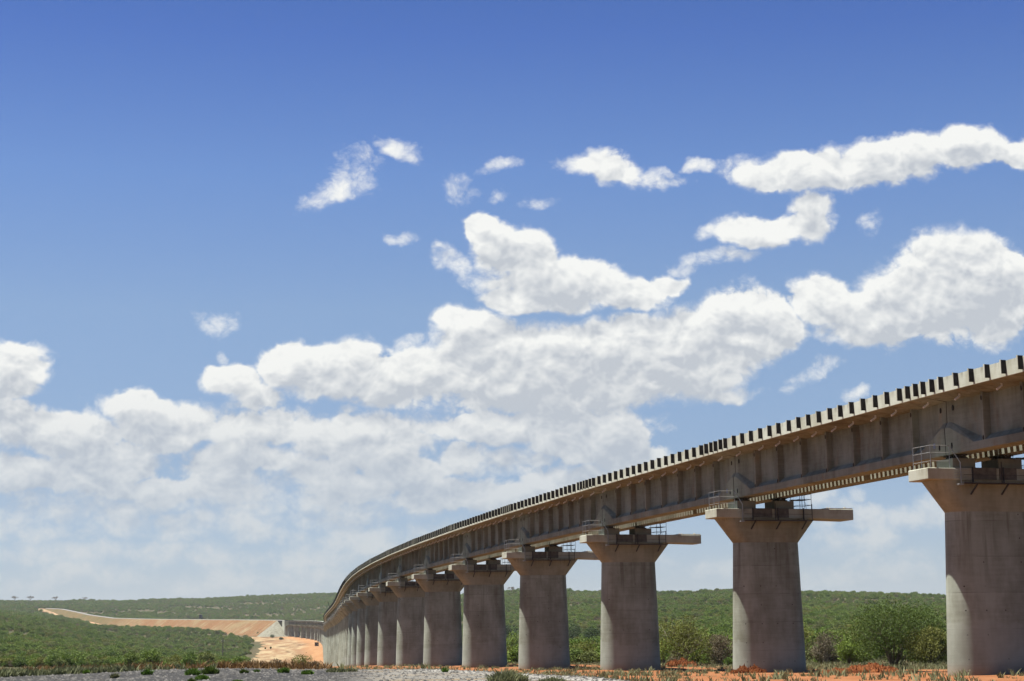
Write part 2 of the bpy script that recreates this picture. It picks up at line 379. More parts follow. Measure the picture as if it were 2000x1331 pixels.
# ------------------------------------------------------------------ terrain heights
TR = np.log([40, 100, 250, 400, 700, 1000, 1200, 1440, 1650, 2000, 2200, 2600, 3200, 4500, 6600])
TC = [-700, 0, 200, 400, 500, 600, 700, 1000, 1400, 1840, 2700]
def pz(d): return -1.45 - .0118 * d
N0 = (pz(40), pz(100))
TT = {
 -700: (*N0, -4.6, -6, -8, -3, 3, 9, 14, 23, 27, 35, 47, 86, 92),
 0:    (*N0, -4.6, -6, -8.5, -4, 2, 9, 14, 23, 27, 35, 47, 84, 92),
 200:  (*N0, -4.6, -6.5, -10, -9.5, -7, -2.5, 2.5, 10, 12, 17.5, 32, 84, 92),
 400:  (*N0, -4.6, -6.8, -11.5, -14, -13.5, -11.5, -8, -1, 4.0, 9, 28, 87, 94),
 500:  (*N0, -4.6, -7, -12.2, -17, -19, -18, -11, -1.5, 2, 8, 28, 91, 96),
 600:  (*N0, -4.6, -7.1, -12.9, -18.6, -22.3, -26.8, -11, -1.5, 3, 9, 30, 94, 98),
 700:  (*N0, -4.5, -6.8, -12, -17.5, -21, -23, -12, 2, 10, 25, 50, 94, 98),
 1000: (*N0, -4.4, -6.1, -10, -9, -4, 4, 12, 28, 38, 55, 62, 80, 60),
 1400: (*N0, -4.3, -5, -3, 4.5, 11, 18, 26, 37, 42, 45, 48, 60, 50),
 1840: (*N0, -4.2, -4.5, -3, 3, 8, 13.5, 20, 30, 34.5, 38, 42, 50, 40),
 2700: (*N0, -4.2, -4.5, -3, 3, 8, 12, 17, 26, 30, 34, 38, 44, 36),
}
TB = np.array([TT[c] for c in TC])
from bisect import bisect
def _interp_cols(px, row): return np.interp(px, TC, TB[:, row])
EDGE_X = [-700, 0, 100, 200, 300, 400, 500, 600, 700, 850, 960, 1060, 1160, 1240, 1400, 2000, 2700]
EDGE_Y = [1330, 1321, 1316, 1311, 1307, 1304.5, 1304, 1305.5, 1306.5, 1305.5, 1311, 1316.5, 1322, 1331, 1352, 1390, 1420]
def ground_z(X, Y, raw=False):
    X = np.asarray(X, float); Y = np.asarray(Y, float)
    d = np.hypot(X, Y); az = np.arctan2(X, Y); px = 1000 + F_PX * np.tan(np.clip(az, -.45, .45))
    dd = np.where(Y > 0, Y, d)
    ld = np.log(np.maximum(dd, 40)); rows = np.array([_interp_cols(px, i) for i in range(len(TR))])
    i = np.clip(np.searchsorted(TR, ld) - 1, 0, len(TR) - 2); t = np.clip((ld - TR[i]) / (TR[i + 1] - TR[i]), 0, 1)
    g = lambda k: np.take_along_axis(rows, np.clip(k, 0, len(TR) - 1)[None], 0)[0]
    p0, p1, p2, p3 = g(i - 1), g(i), g(i + 1), g(i + 2)
    cr = p1 + .5 * t * (p2 - p0 + t * (2 * p0 - 5 * p1 + 4 * p2 - p3 + t * (3 * (p1 - p2) + p3 - p0)))
    z = np.where(t > 0, .7 * cr + .3 * (p1 + (p2 - p1) * t), p1)
    # rolling relief
    w = np.clip((d - 500) / 1200, 0, 1) * np.clip(np.abs(px - 580) / 200, .25, 1)
    z = z + w * (2.0 * np.sin(X * .011 + 1.3) * np.sin(Y * .0047 + .4) + 1.1 * np.sin(X * .031 + Y * .009))
    z = z + np.clip((d - 60) / 100, 0, 1) * .10 * (np.sin(X * .31 + Y * .05) * np.sin(Y * .17) + .6 * np.sin(X * .83 + 2) * np.sin(Y * .41 + 1))
    # gravel bank the photographer stands on
    re = edge_r(px)
    yh = YH + (1000 - px) * ROLL
    k = np.clip((dd - re) / 7.0, 0, 1); k = k * k * (3 - 2 * k)
    bank = -1.6 + np.where(dd < re, .02 * np.sin(X * .7) * np.sin(Y * .31), 0)
    z = np.where(px < 1500, bank * (1 - k) + z * k, z * np.clip(k + 1 * (px - 1500) / 600, 0, 1) + bank * (1 - np.clip(k + (px - 1500) / 600, 0, 1)))
    return z
def edge_r(px):
    yh = YH + (1000 - px) * ROLL
    return 1.6 * F_PX / (np.interp(px, EDGE_X, EDGE_Y) - yh)

# wobble functions for region outlines
def wob(X, Y, s): return np.sin(X / s + 1.7 * np.sin(Y / s * .7)) * .6 + np.sin(Y / s * 1.9 + 2.3 * np.sin(X / s * .45)) * .4
def regions(X, Y):
    d = np.hypot(X, Y); px = 1000 + F_PX * X / np.maximum(Y, 1)
    al, lat, _ = seg_info(X, Y, LINE_V); ale, late, ze = seg_info(X, Y, LINE_E)
    sm = lambda v, a, b: (lambda t: t * t * (3 - 2 * t))(np.clip((v - a) / (b - a), 0, 1))
    front = Y > 5
    re = edge_r(px)
    gravel = np.where(front, 1 - sm(Y - re + .8 * wob(X, Y, 2.5), -.8, .8), 1.0) * (1 - sm(px, 1450, 1650)) * np.where(front, sm(Y, 25, 40), 0)
    w8 = 2.5 * wob(X, Y, 9) + 1.3 * wob(X, Y, 3.7)
    soil = sm(lat + w8, -31, -24) * (1 - sm(lat + w8, 9, 15)) * (1 - sm(d, 450, 620)) * sm(px, 560, 690)
    sand = sm(lat + 1.5 * w8, -60, -54) * (1 - sm(lat + w8, 16, 26)) * sm(d, 420, 520) * (1 - sm(al, 2000, 2040)) * (al > 1)
    nearE = (np.abs(late) < 38) & (al > 1960)
    sand = np.maximum(sand, np.where(nearE, 1 - sm(np.abs(late) + w8, 26, 34), 0))
    return d, px, al, lat, late, gravel, soil, sand
# ------------------------------------------------------------------ ground sheet
def build_terrain():
    fine = np.radians(np.arange(-19.5, 19.51, .09)); rest = np.radians(np.arange(24, 337, 4.5))
    an = np.concatenate([fine, rest]); nA = len(an)
    rr = [1.5]
    while rr[-1] < 6500: rr.append(rr[-1] * (1.05 if rr[-1] < 45 else 1.008 if rr[-1] < 500 else 1.012 if rr[-1] < 2600 else 1.03))
    rr = np.array(rr); nR = len(rr)
    A, R = np.meshgrid(an, rr)
    X = R * np.sin(A); Y = R * np.cos(A); Z = ground_z(X.ravel(), Y.ravel()).reshape(X.shape)
    V = np.stack([X, Y, Z], -1).reshape(-1, 3)
    V = np.vstack([V, [[0, 0, Z[0].mean()]]])
    i, j = np.meshgrid(np.arange(nR - 1), np.arange(nA), indexing='ij'); j2 = (j + 1) % nA
    q = np.stack([i * nA + j, i * nA + j2, (i + 1) * nA + j2, (i + 1) * nA + j], -1).reshape(-1, 4)[:, ::-1]
    me = bpy.data.meshes.new('ground')
    tri = [(len(V) - 1, k, (k + 1) % nA) for k in range(nA)]
    nq = len(q); loops = np.concatenate([q.ravel(), np.array(tri)[:, ::-1].ravel()])
    me.vertices.add(len(V)); me.vertices.foreach_set('co', V.ravel())
    me.loops.add(len(loops)); me.loops.foreach_set('vertex_index', loops.astype(np.int32))
    me.polygons.add(nq + len(tri))
    me.polygons.foreach_set('loop_start', np.concatenate([np.arange(nq) * 4, nq * 4 + np.arange(len(tri)) * 3]).astype(np.int32))
    me.update(calc_edges=True); me.validate(); me.shade_smooth()
    d, px, al, lat, late, gravel, soil, sand = regions(V[:, 0], V[:, 1])
    a = me.color_attributes.new('mask', 'FLOAT_COLOR', 'POINT')
    a.data.foreach_set('color', np.stack([gravel, soil, sand, np.clip((px - 560) / 260, 0, 1)], -1).astype(np.float32).ravel())
    re = edge_r(px); pale = np.clip(1 - np.abs(V[:, 1] - (re - 3)) / 5.0, 0, 1) * np.clip((px - 700) / 150, 0, 1)
    dry = np.clip(1 - np.abs(lat) / 60, 0, 1) * np.clip(1 - (d - 250) / 200, 0, 1) + np.clip(1 - (V[:, 1] - re) / 60, 0, 1) * (px < 900)
    b = me.color_attributes.new('mask2', 'FLOAT_COLOR', 'POINT')
    b.data.foreach_set('color', np.stack([pale, np.clip(dry, 0, 1), np.clip((d - 1500) / 2000, 0, 1), np.clip(1 - np.abs(lat + 3 * wob(V[:, 0], V[:, 1], 40)) / 30, 0, 1) * (d > 300)], -1).astype(np.float32).ravel())
    m, t, bs = new_mat('ground', .95, .15)
    tc = t.n.new('ShaderNodeTexCoord').outputs['Object']
    def att(n):
        x = t.n.new('ShaderNodeAttribute'); x.attribute_name = n
        s = t.n.new('ShaderNodeSeparateColor'); t.l.new(x.outputs['Color'], s.inputs[0]); return s.outputs[0], s.outputs[1], s.outputs[2], x.outputs['Alpha']
    g, so_, sa, rt = att('mask'); pl, dr, far, org = att('mask2')
    big = t.noise(tc, .035, 6, .62); mid = t.noise(tc, .35, 6, .65); fin = t.noise(tc, 3.5, 5, .7); peb = t.node('ShaderNodeTexVoronoi', {}, i0=tc); peb.inputs['Scale'].default_value = 6.0
    edge = lambda mk, w: t.step(t.m('ADD', mk, t.m('MULTIPLY', t.m('SUBTRACT', t.m('ADD', t.m('MULTIPLY', mid, .6), t.m('MULTIPLY', fin, .4)), .5), w)), .40, .60)
    scrub = t.mix(t.step(big, .35, .65), (0.078, 0.0624, 0.0296, 1), (0.0429, 0.0546, 0.0211, 1))
    scrub = t.mix(t.step(mid, .5, .72), scrub, (0.109, 0.0624, 0.0312, 1))
    drc = t.mix(t.step(mid, .35, .65), (0.148, 0.0702, 0.0312, 1), (0.164, 0.121, 0.0546, 1))
    c = t.mix(t.m('MULTIPLY', edge(dr, .8), .8), scrub, drc)
    sandc = t.mix(t.step(t.noise(t.vm('MULTIPLY', tc, (1, .25, 1)), .09, 5, .6), .38, .64), (0.218, 0.129, 0.0663, 1), (0.328, 0.257, 0.148, 1))
    sandc = t.mix(t.step(t.noise(t.vm('MULTIPLY', tc, (1, .2, 1)), .05, 5, .65), .55, .66), sandc, (0.117, 0.0702, 0.0351, 1))
    sandc = t.mix(t.m('MULTIPLY', t.step(org, .15, .7), .75), sandc, (.33, .165, .07, 1))
    c = t.mix(edge(sa, .7), c, sandc)
    soilc = t.mix(t.step(mid, .32, .7), (0.195, 0.0702, 0.0234, 1), (0.296, 0.136, 0.0585, 1))
    soilc = t.mix(t.m('MULTIPLY', t.step(t.noise(t.vm('MULTIPLY', tc, (.5, 1.2, 1)), .8, 6, .7), .5, .68), .7), soilc, (.155, .06, .024, 1))
    soilc = t.mix(t.m('MULTIPLY', t.step(fin, .55, .75), .5), soilc, (0.125, 0.039, 0.0156, 1))
    c = t.mix(edge(so_, .9), c, soilc)
    stone = t.node('ShaderNodeTexWhiteNoise', {'noise_dimensions': '3D'}); t.l.new(peb.outputs['Position'], stone.inputs['Vector'])
    gv = t.mix(t.m('MULTIPLY_ADD', mid, .6, t.m('MULTIPLY', stone.outputs[0], .5)), (.012, .012, .0125, 1), (.052, .0525, .053, 1))
    gr = t.mix(t.m('MULTIPLY_ADD', mid, .6, t.m('MULTIPLY', stone.outputs[0], .5)), (0.117, 0.113, 0.101, 1), (0.218, 0.211, 0.191, 1))
    gr = t.mix(t.step(t.noise(t.vm('MULTIPLY', tc, (.3, 1, 1)), .7, 4), .52, .66), gr, (0.187, 0.144, 0.0897, 1))
    gc = t.mix(t.step(t.m('ADD', rt, t.m('MULTIPLY', t.m('SUBTRACT', mid, .5), .5)), .3, .8), gv, gr)
    gc = t.mix(edge(pl, .5), gc, (0.257, 0.25, 0.23, 1))
    gc = t.vm('SCALE', gc, scale=t.step(t.noise(tc, .9, 6, .75), .3, .7, .72, 1.3))
    c = t.mix(edge(g, .5), c, gc)
    t.put(bs.inputs['Base Color'], t.vm('SCALE', c, scale=.72))
    bump(t, bs, t.m('ADD', t.m('MULTIPLY', fin, .6), t.m('MULTIPLY', peb.outputs['Distance'], -.4)), .6, .12)
    me.materials.append(m)
    o = link(bpy.data.objects.new('ground', me)); tag(o, 'rolling bush country with orange soil, grey gravel in front and a pale valley floor', kind='structure')
    return o
ground = build_terrain()

def ray_ground(px, py, dmin=45, dmax=5200):
    d = CR * ((px - 1000) / F_PX) - CU * ((py - 665.5) / F_PX) + CF
    s = np.exp(np.linspace(math.log(dmin), math.log(dmax), 6000)); X, Y, Z = s * d.x, s * d.y, s * d.z
    g = ground_z(X, Y); k = np.argmax(Z < g)
    if not (Z < g).any(): k = len(s) - 1
    return Vector((X[k], Y[k], g[k]))
def gz(x, y): return float(ground_z(np.array([x]), np.array([y]))[0])

# ------------------------------------------------------------------ piers
def obround(c, r, z, n=14, yo=0.0):
    pts = []
    for i in range(n + 1):
        a = -math.pi / 2 + math.pi * i / n; pts.append((c + r * math.cos(a), yo + r * math.sin(a), z))
    for i in range(n + 1):
        a = math.pi / 2 + math.pi * i / n; pts.append((-c + r * math.cos(a), yo + r * math.sin(a), z))
    return pts
def q(a, f, z, H): return (a - 4.38, f - 1.17, H + z)
def shaft_mb(mb, H):
    zt = H - 2.53; rings = []
    for i in range(5):
        z = -1.2 + (zt + 1.2) * i / 4; dd = zt - z
        rings.append(obround(1.525 + dd * .006, 1.05 + dd * .0255, z))
    mb.loft(rings)
def head_mb(mb, H):
    mb.loft([obround(1.525, 1.052, H - 2.54), obround(2.93, 1.10, H - .705)])
def cap_mb(mb, H):
    secs = []
    for a, th in ((0, .69), (.0001, .69), (8.3, .75), (11.25, .83)):
        secs.append([q(a, 0, -th, H), q(a, 2.35, -th, H), q(a, 2.35, 0, H), q(a, 0, 0, H)])
    mb.loft([secs[0], secs[2], secs[3]])
def pad_mb(mb, H, a0, a1): mb.box(a0 - 4.38, a1 - 4.38, .22 - 1.17, 2.13 - 1.17, H + .002, H + .60)
def bearing_mb(mb, H, a, f):
    x, y = a - 4.38, f - 1.17
    mb.box(x - .34, x + .34, y - .26, y + .26, H + .602, H + .68); mb.box(x - .22, x + .22, y - .2, y + .2, H + .68, H + .78); mb.box(x - .34, x + .34, y - .26, y + .26, H + .78, H + .845)
def rail(mb, pts, hs, H, r=.017, posts=True):
    for h in hs:
        for a, b in zip(pts[:-1], pts[1:]): mb.tube(q(*a, h, H), q(*b, h, H), r, 6)
    if posts:
        for p in pts: mb.tube(q(*p, 0, H), q(*p, max(hs), H), r * 1.1, 6)
def railing_mb(mb, H):
    rail(mb, [(.30, 2.2), (.30, .15), (1.55, .15)], (1.32, .90, .40), H)
    mb.tube(q(.30, 1.2, 0, H), q(.30, 1.2, 1.32, H), .02, 6)
    mb.tube(q(1.55, .15, 1.32, H), q(2.02, -.25, .30, H), .03, 6)
def ladder_mb(mb, H):
    mb.tube(q(2.02, -.25, .30, H), q(2.02, -.25, -.95, H), .035, 6)
    for z in (-.12, -.27, -.42, -.57): mb.tube(q(1.62, -.2, z - .03, H), q(2.5, -.15, z + .02, H), .014, 5)
    mb.box(1.78 - 4.38, 2.10 - 4.38, -.42 - 1.17, -.16 - 1.17, H - 1.03, H - .93)
def platform_mb(mb, H):
    mb.box(2.0 - 4.38, 7.62 - 4.38, -.62 - 1.17, -.03 - 1.17, H - .95, H - .90)
    for a in (2.9, 4.95, 7.05):
        mb.tube(q(a, -.60, -.95, H), q(a - .12, .02, -1.55, H), .055, 4); mb.tube(q(a, -.1, .05, H), q(a, -.1, -.95, H), .05, 4)
    mb.tube(q(7.55, -.55, .32, H), q(7.55, -.55, -.98, H), .03, 6); mb.tube(q(4.55, -.55, .35, H), q(4.55, -.55, -.95, H), .03, 6)
    mb.tube(q(2.02, -.56, -.45, H), q(7.55, -.56, -.45, H), .014, 5)
def panel_mb(mb, H, a0, a1): mb.box(a0 - 4.38, a1 - 4.38, -.07 - 1.17, -.012 - 1.17, H - .68, H + .02)
def cage_mb(mb, H):
    P4 = [(6.95, .3), (7.9, .3), (7.9, 2.0), (6.95, 2.0), (6.95, .3)]
    rail(mb, P4, (1.62, 1.15, .75, .3), H, .018)
    mb.tube(q(7.1, .3, 1.6, H), q(7.5, .3, 0, H), .014, 5); mb.tube(q(7.35, .3, 0, H), q(7.35, .3, 1.62, H), .018, 5)
    mb.box(6.6 - 4.38, 7.85 - 4.38, 1.0 - 1.17, 1.5 - 1.17, H + .72, H + .77)
ORD = ['first', 'second', 'third', 'fourth', 'fifth', 'sixth', 'seventh', 'eighth', 'ninth', 'tenth', 'eleventh', 'twelfth']
PG = 'concrete piers carrying the viaduct'
def make_pier(k):
    a = -HP[k]; o = CL[k] + .08 * Rv[k]
    g = gz(o[0], o[1]); H = float(PP[k][2] - g)
    r = empty('bridge_pier', (o[0], o[1], g), a)
    lab = {0: 'wide dusky concrete pier nearest the camera, its right side cut off by the photo edge'}
    if k == 0: l = lab[0]
    elif k <= 11: l = ORD[k] + ' concrete pier from the right edge of the photo, under its flared cap'
    elif k < 50: l = 'slender looking concrete pier in the crowded row where the viaduct bends away'
    else:
        n = NP - 1 - k
        l = (ORD[n] + ' small distant pier counted from the pale abutment at the far end') if n > 0 else 'small distant pier standing right against the pale abutment'
    tag(r, l, 'pier', PG if not (12 <= k < 50) else 'piers crowded together at the bend')
    if k <= 13:
        mb = MB(); shaft_mb(mb, H); s_ = mb.build('shaft', M['shaft'], r); smooth_by_angle(s_.data)
        mb = MB(); head_mb(mb, H); s_ = mb.build('flared_head', M['head'], r); smooth_by_angle(s_.data)
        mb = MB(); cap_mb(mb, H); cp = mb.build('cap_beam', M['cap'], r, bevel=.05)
        if k <= 8:
            mb = MB(); mb.box(8.95 - 4.38, 11.2 - 4.38, .05 - 1.17, 2.3 - 1.17, H + .002, H + .07)
            for x in (9.3, 9.5, 10.7, 10.8): mb.tube(q(x, .5, .06, H), q(x, .5, .17, H), .04, 6)
            mb.build('mortar_bed', M['sheet'], cp)
        for (a0, a1) in ((1.80, 3.30), (4.83, 6.42)):
            mb = MB(); pad_mb(mb, H, a0, a1); pd = mb.build('bearing_pad', M['pad'], r, bevel=.02)
            for f in (.62, 1.72):
                mb = MB(); bearing_mb(mb, H, (a0 + a1) / 2, f); mb.build('bearing', M['bearing'], pd)
        mb = MB(); railing_mb(mb, H); mb.build('railing', M['steel'], r)
        if k <= 9:
            mb = MB(); ladder_mb(mb, H); mb.build('ladder', M['steel'], r)
            mb = MB(); platform_mb(mb, H); mb.build('hanging_platform', M['darksteel'], r)
            for a0, a1 in ((2.95, 4.50), (4.72, 5.85)):
                mb = MB(); panel_mb(mb, H, a0, a1); mb.build('side_panel', M['panel'], r)
            mb = MB(); cage_mb(mb, H); mb.build('scaffold_cage', M['darksteel'], r)
        else:
            mb = MB(); ladder_mb(mb, H); mb.build('ladder', M['steel'], r)
    else:
        mb = MB(); shaft_mb(mb, H); mb.cur = 1; head_mb(mb, H); mb.cur = 2; cap_mb(mb, H); pad_mb(mb, H, 1.8, 3.3); pad_mb(mb, H, 4.83, 6.42)
        mb.cur = 3; railing_mb(mb, H) if k < 30 else None
        s_ = mb.build('shaft_and_cap', [M['shaft'], M['head'], M['cap'], M['steel']], r); smooth_by_angle(s_.data)
for k in range(NP): make_pier(k)

# ------------------------------------------------------------------ girder spans
LS = 32.7
def girder_mb(mb, mir=False, detail=True):
    X = (lambda x: 8.15 - x) if mir else (lambda x: x)
    xe = 4.05 if mir else 3.76
    def sec(y, zf, zw, xo, xi):
        p = [(1.93, .85), (1.93, zf), (xo, zw), (xo, 4.05), (.66, 4.25), (.66, 4.46), (xe, 4.50), (xe, 4.30), (xi, 4.1), (xi, zw), (3.17, zf), (3.17, .85)]
        return [(X(x), y, z) for x, z in p]
    E = (2.45, 2.78, 2.12, 2.98); Mi = (1.32, 1.68, 2.40, 2.72); g = .08
    mb.cur = 0
    mb.loft([sec(g, *E), sec(.5, *E), sec(3.1, *Mi), sec(LS - 3.1, *Mi), sec(LS - .5, *E), sec(LS - g, *E)])
    ys = [4.15 + 4.07 * i for i in range(7)]
    for y in ys:
        pts = []
        for yy in (y - .12, y + .12):
            pts += [(X(1.945), yy, 1.25), (X(2.5), yy, 1.25), (X(2.5), yy, 4.10), (X(1.945), yy, 4.14)]
        mb.poly(pts, [(0, 1, 2, 3), (7, 6, 5, 4), (0, 4, 5, 1), (1, 5, 6, 2), (2, 6, 7, 3), (3, 7, 4, 0)])
    if detail and not mir:
        mb.cur = 1
        def hole(y, z, x=1.94, ry=.075, rz=.15):
            c = [(x - .006, y + ry * math.cos(t), z + rz * math.sin(t)) for t in [2 * math.pi * i / 10 for i in range(10)]]
            c2 = [(x + .02, p[1], p[2]) for p in c]; mb.loft([c, c2])
        for y in ys:
            hole(y, 3.75); hole(y, 1.45)
        for y in (.75, LS - .75): hole(y, 3.6, 2.115, .10, .17); hole(y, 1.35, 1.925, .10, .19)
        hole(.36, 1.55, 1.925, .01, .01)
KY = [.45, 1.45, 2.45] + [2.45 + 1.635 * (i + 1) for i in range(17)] + [31.25, 32.25]
def kerb_mb(mb, mir=False):
    X = (lambda x: 8.15 - x) if mir else (lambda x: x)
    a, b = sorted((X(.50), X(.68)))
    mb.box(a, b, .02, LS - .02, 4.27, 5.12)
    a, b = sorted((X(.47), X(.71))); 
    for y in KY: mb.box(a, b, y - .30, y - .27, 4.28, 5.10) if False else None
def bracket_mb(mb, y):
    mb.cur = 0; mb.box(.19, .50, y - .05, y + .05, 4.40, 5.15)
    mb.cur = 1; mb.box(.165, .19, y - .06, y + .06, 4.38, 5.16)
PYS = [.9, 4.9, 7.9, 10.9, 13.8, 16.8, 19.7, 22.7, 25.6, 30.0]
def pipe_mb(mb, y):
    mb.tube((1.42, y, 4.20), (1.42, y, 4.00), .055, 8); mb.tube((1.42, y, 4.02), (1.08, y - .02, 3.80), .06, 8, .065)
def cover_mb(mb):
    y = .3
    while y < LS - .3:
        if not (15.9 < y < 16.7): mb.box(3.5, 4.3, y, y + .33, 4.51, 4.60)
        else: mb.box(3.5, 4.3, y, y + .60, 4.51, 4.60)
        y += .62
def diaph_mb(mb):
    for y in (.25, 16.3, LS - .45): mb.box(2.6, 5.55, y, y + .2, 2.6, 4.25)
SG = 'prestressed girder spans of the viaduct'
def proto_span():
    r = empty('girder_span', (0, 0, 0))
    for mir in (False, True):
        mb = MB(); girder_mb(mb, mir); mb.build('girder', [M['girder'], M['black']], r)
    for mir in (False, True):
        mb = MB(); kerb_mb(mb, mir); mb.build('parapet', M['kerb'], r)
    for y in KY:
        mb = MB(); bracket_mb(mb, y); mb.build('bracket', [M['bracket'], M['kerb']], r)
    for y in PYS:
        mb = MB(); pipe_mb(mb, y); mb.build('drain_pipe', M['pipe'], r, smooth=False)
    mb = MB(); cover_mb(mb); mb.build('slot_cover', M['cover'], r)
    mb = MB(); E_ = [(1.945, .87), (1.945, 2.44), (2.13, 2.77), (2.13, 4.04), (.68, 4.26), (.68, 4.44), (7.47, 4.44), (7.47, 4.26), (6.02, 4.04), (6.02, 2.77), (6.2, 2.44), (6.2, .87)]
    for a_ in (slice(0, 6),):
        P_ = E_[0:6] + [(3.7, 4.47), (3.7, 4.1), (2.95, 4.0), (2.95, .87)]
        mb.loft([[(x, -.07, z) for x, z in P_], [(x, .07, z) for x, z in P_]])
    mb.build('joint_shade', M['black'], r)  # black filler standing in for the shade inside the open joint
    mb = MB(); diaph_mb(mb); mb.build('diaphragm', M['girder'], r)
    return r
def far_span():
    mb = MB()
    girder_mb(mb, False, False); girder_mb(mb, True, False); cover_mb(mb)
    mb.cur = 1; kerb_mb(mb); kerb_mb(mb, True)
    for y in KY: mb.cur = 2; mb.box(.19, .50, y - .06, y + .06, 4.40, 5.15)
    for y in PYS: mb.cur = 3; pipe_mb(mb, y)
    o = mb.build('girder_span', [M['girder'], M['kerb'], M['bracket'], M['pipe']]); return o
J = PP + 1.175 * Fv
Jm = J[0] - LS * np.array([math.sin(HP[0] - .022), math.cos(HP[0] - .022), -.0078])
JJ = np.vstack([Jm[None], J])
J2 = JJ
def place_span(o, k):
    a, b = JJ[k], JJ[k + 1]; d = b - a; L = float(np.linalg.norm(d))
    o.rotation_mode = 'XYZ'; o.location = a; o.rotation_euler = (math.asin(d[2] / L), 0, -math.atan2(d[0], d[1])); o.scale = (1, L / LS, 1)
sp = proto_span(); fs = None; jit = random.Random(3)
for k in range(NP):
    if k <= 10: o = sp if k == 0 else copy_tree(sp)
    else:
        if fs is None: o = fs = far_span()
        else: o = fs.copy(); link(o)
    place_span(o, k)
    if 0 < k <= 10:
        for ch in o.children:
            if ch.name.startswith('bracket'): ch.location = (jit.uniform(-.012, .012), jit.uniform(-.05, .05), jit.uniform(-.015, .01))
            if ch.name.startswith('drain_pipe'): ch.location = (jit.uniform(-.05, .05), jit.uniform(-.12, .12), 0)
    if k == 0: l = 'girder span running out of the photo at the right edge, above the nearest pier'
    elif k <= 11: l = 'girder span between the %s and %s piers from the right photo edge' % (ORD[k - 1], ORD[k])
    elif k < 50: l = 'far girder span among those foreshortened where the viaduct bends away'
    else:
        n = NP - 1 - k
        l = ('distant girder span ending on the %s pier from the pale abutment' % ORD[n]) if n > 0 else 'last distant girder span, joining the pier against the pale abutment'
    tag(o, l, 'bridge span', SG if not (12 <= k < 50) else 'foreshortened girder spans at the bend')
# small blue survey marks painted by the joint over the two nearest piers
for k in (1, 2):
    g_ = [c for c in ROOTS if c.name.startswith('girder_span')]
for k in (1, 2):
    root = [o for o in ROOTS if o.get('category') == 'bridge span'][k]
    mb = MB()
    for (y0, y1, z0, z1) in ((1.25, 1.30, 1.38, 1.68), (1.42, 1.47, 1.38, 1.68), (1.25, 1.47, 1.63, 1.68), (1.25, 1.47, 1.38, 1.43), (1.25, 1.47, 1.50, 1.54)): mb.box(1.922, 1.929, y0, y1, z0, z1)
    mb.build('painted_mark', M['stain'], root)

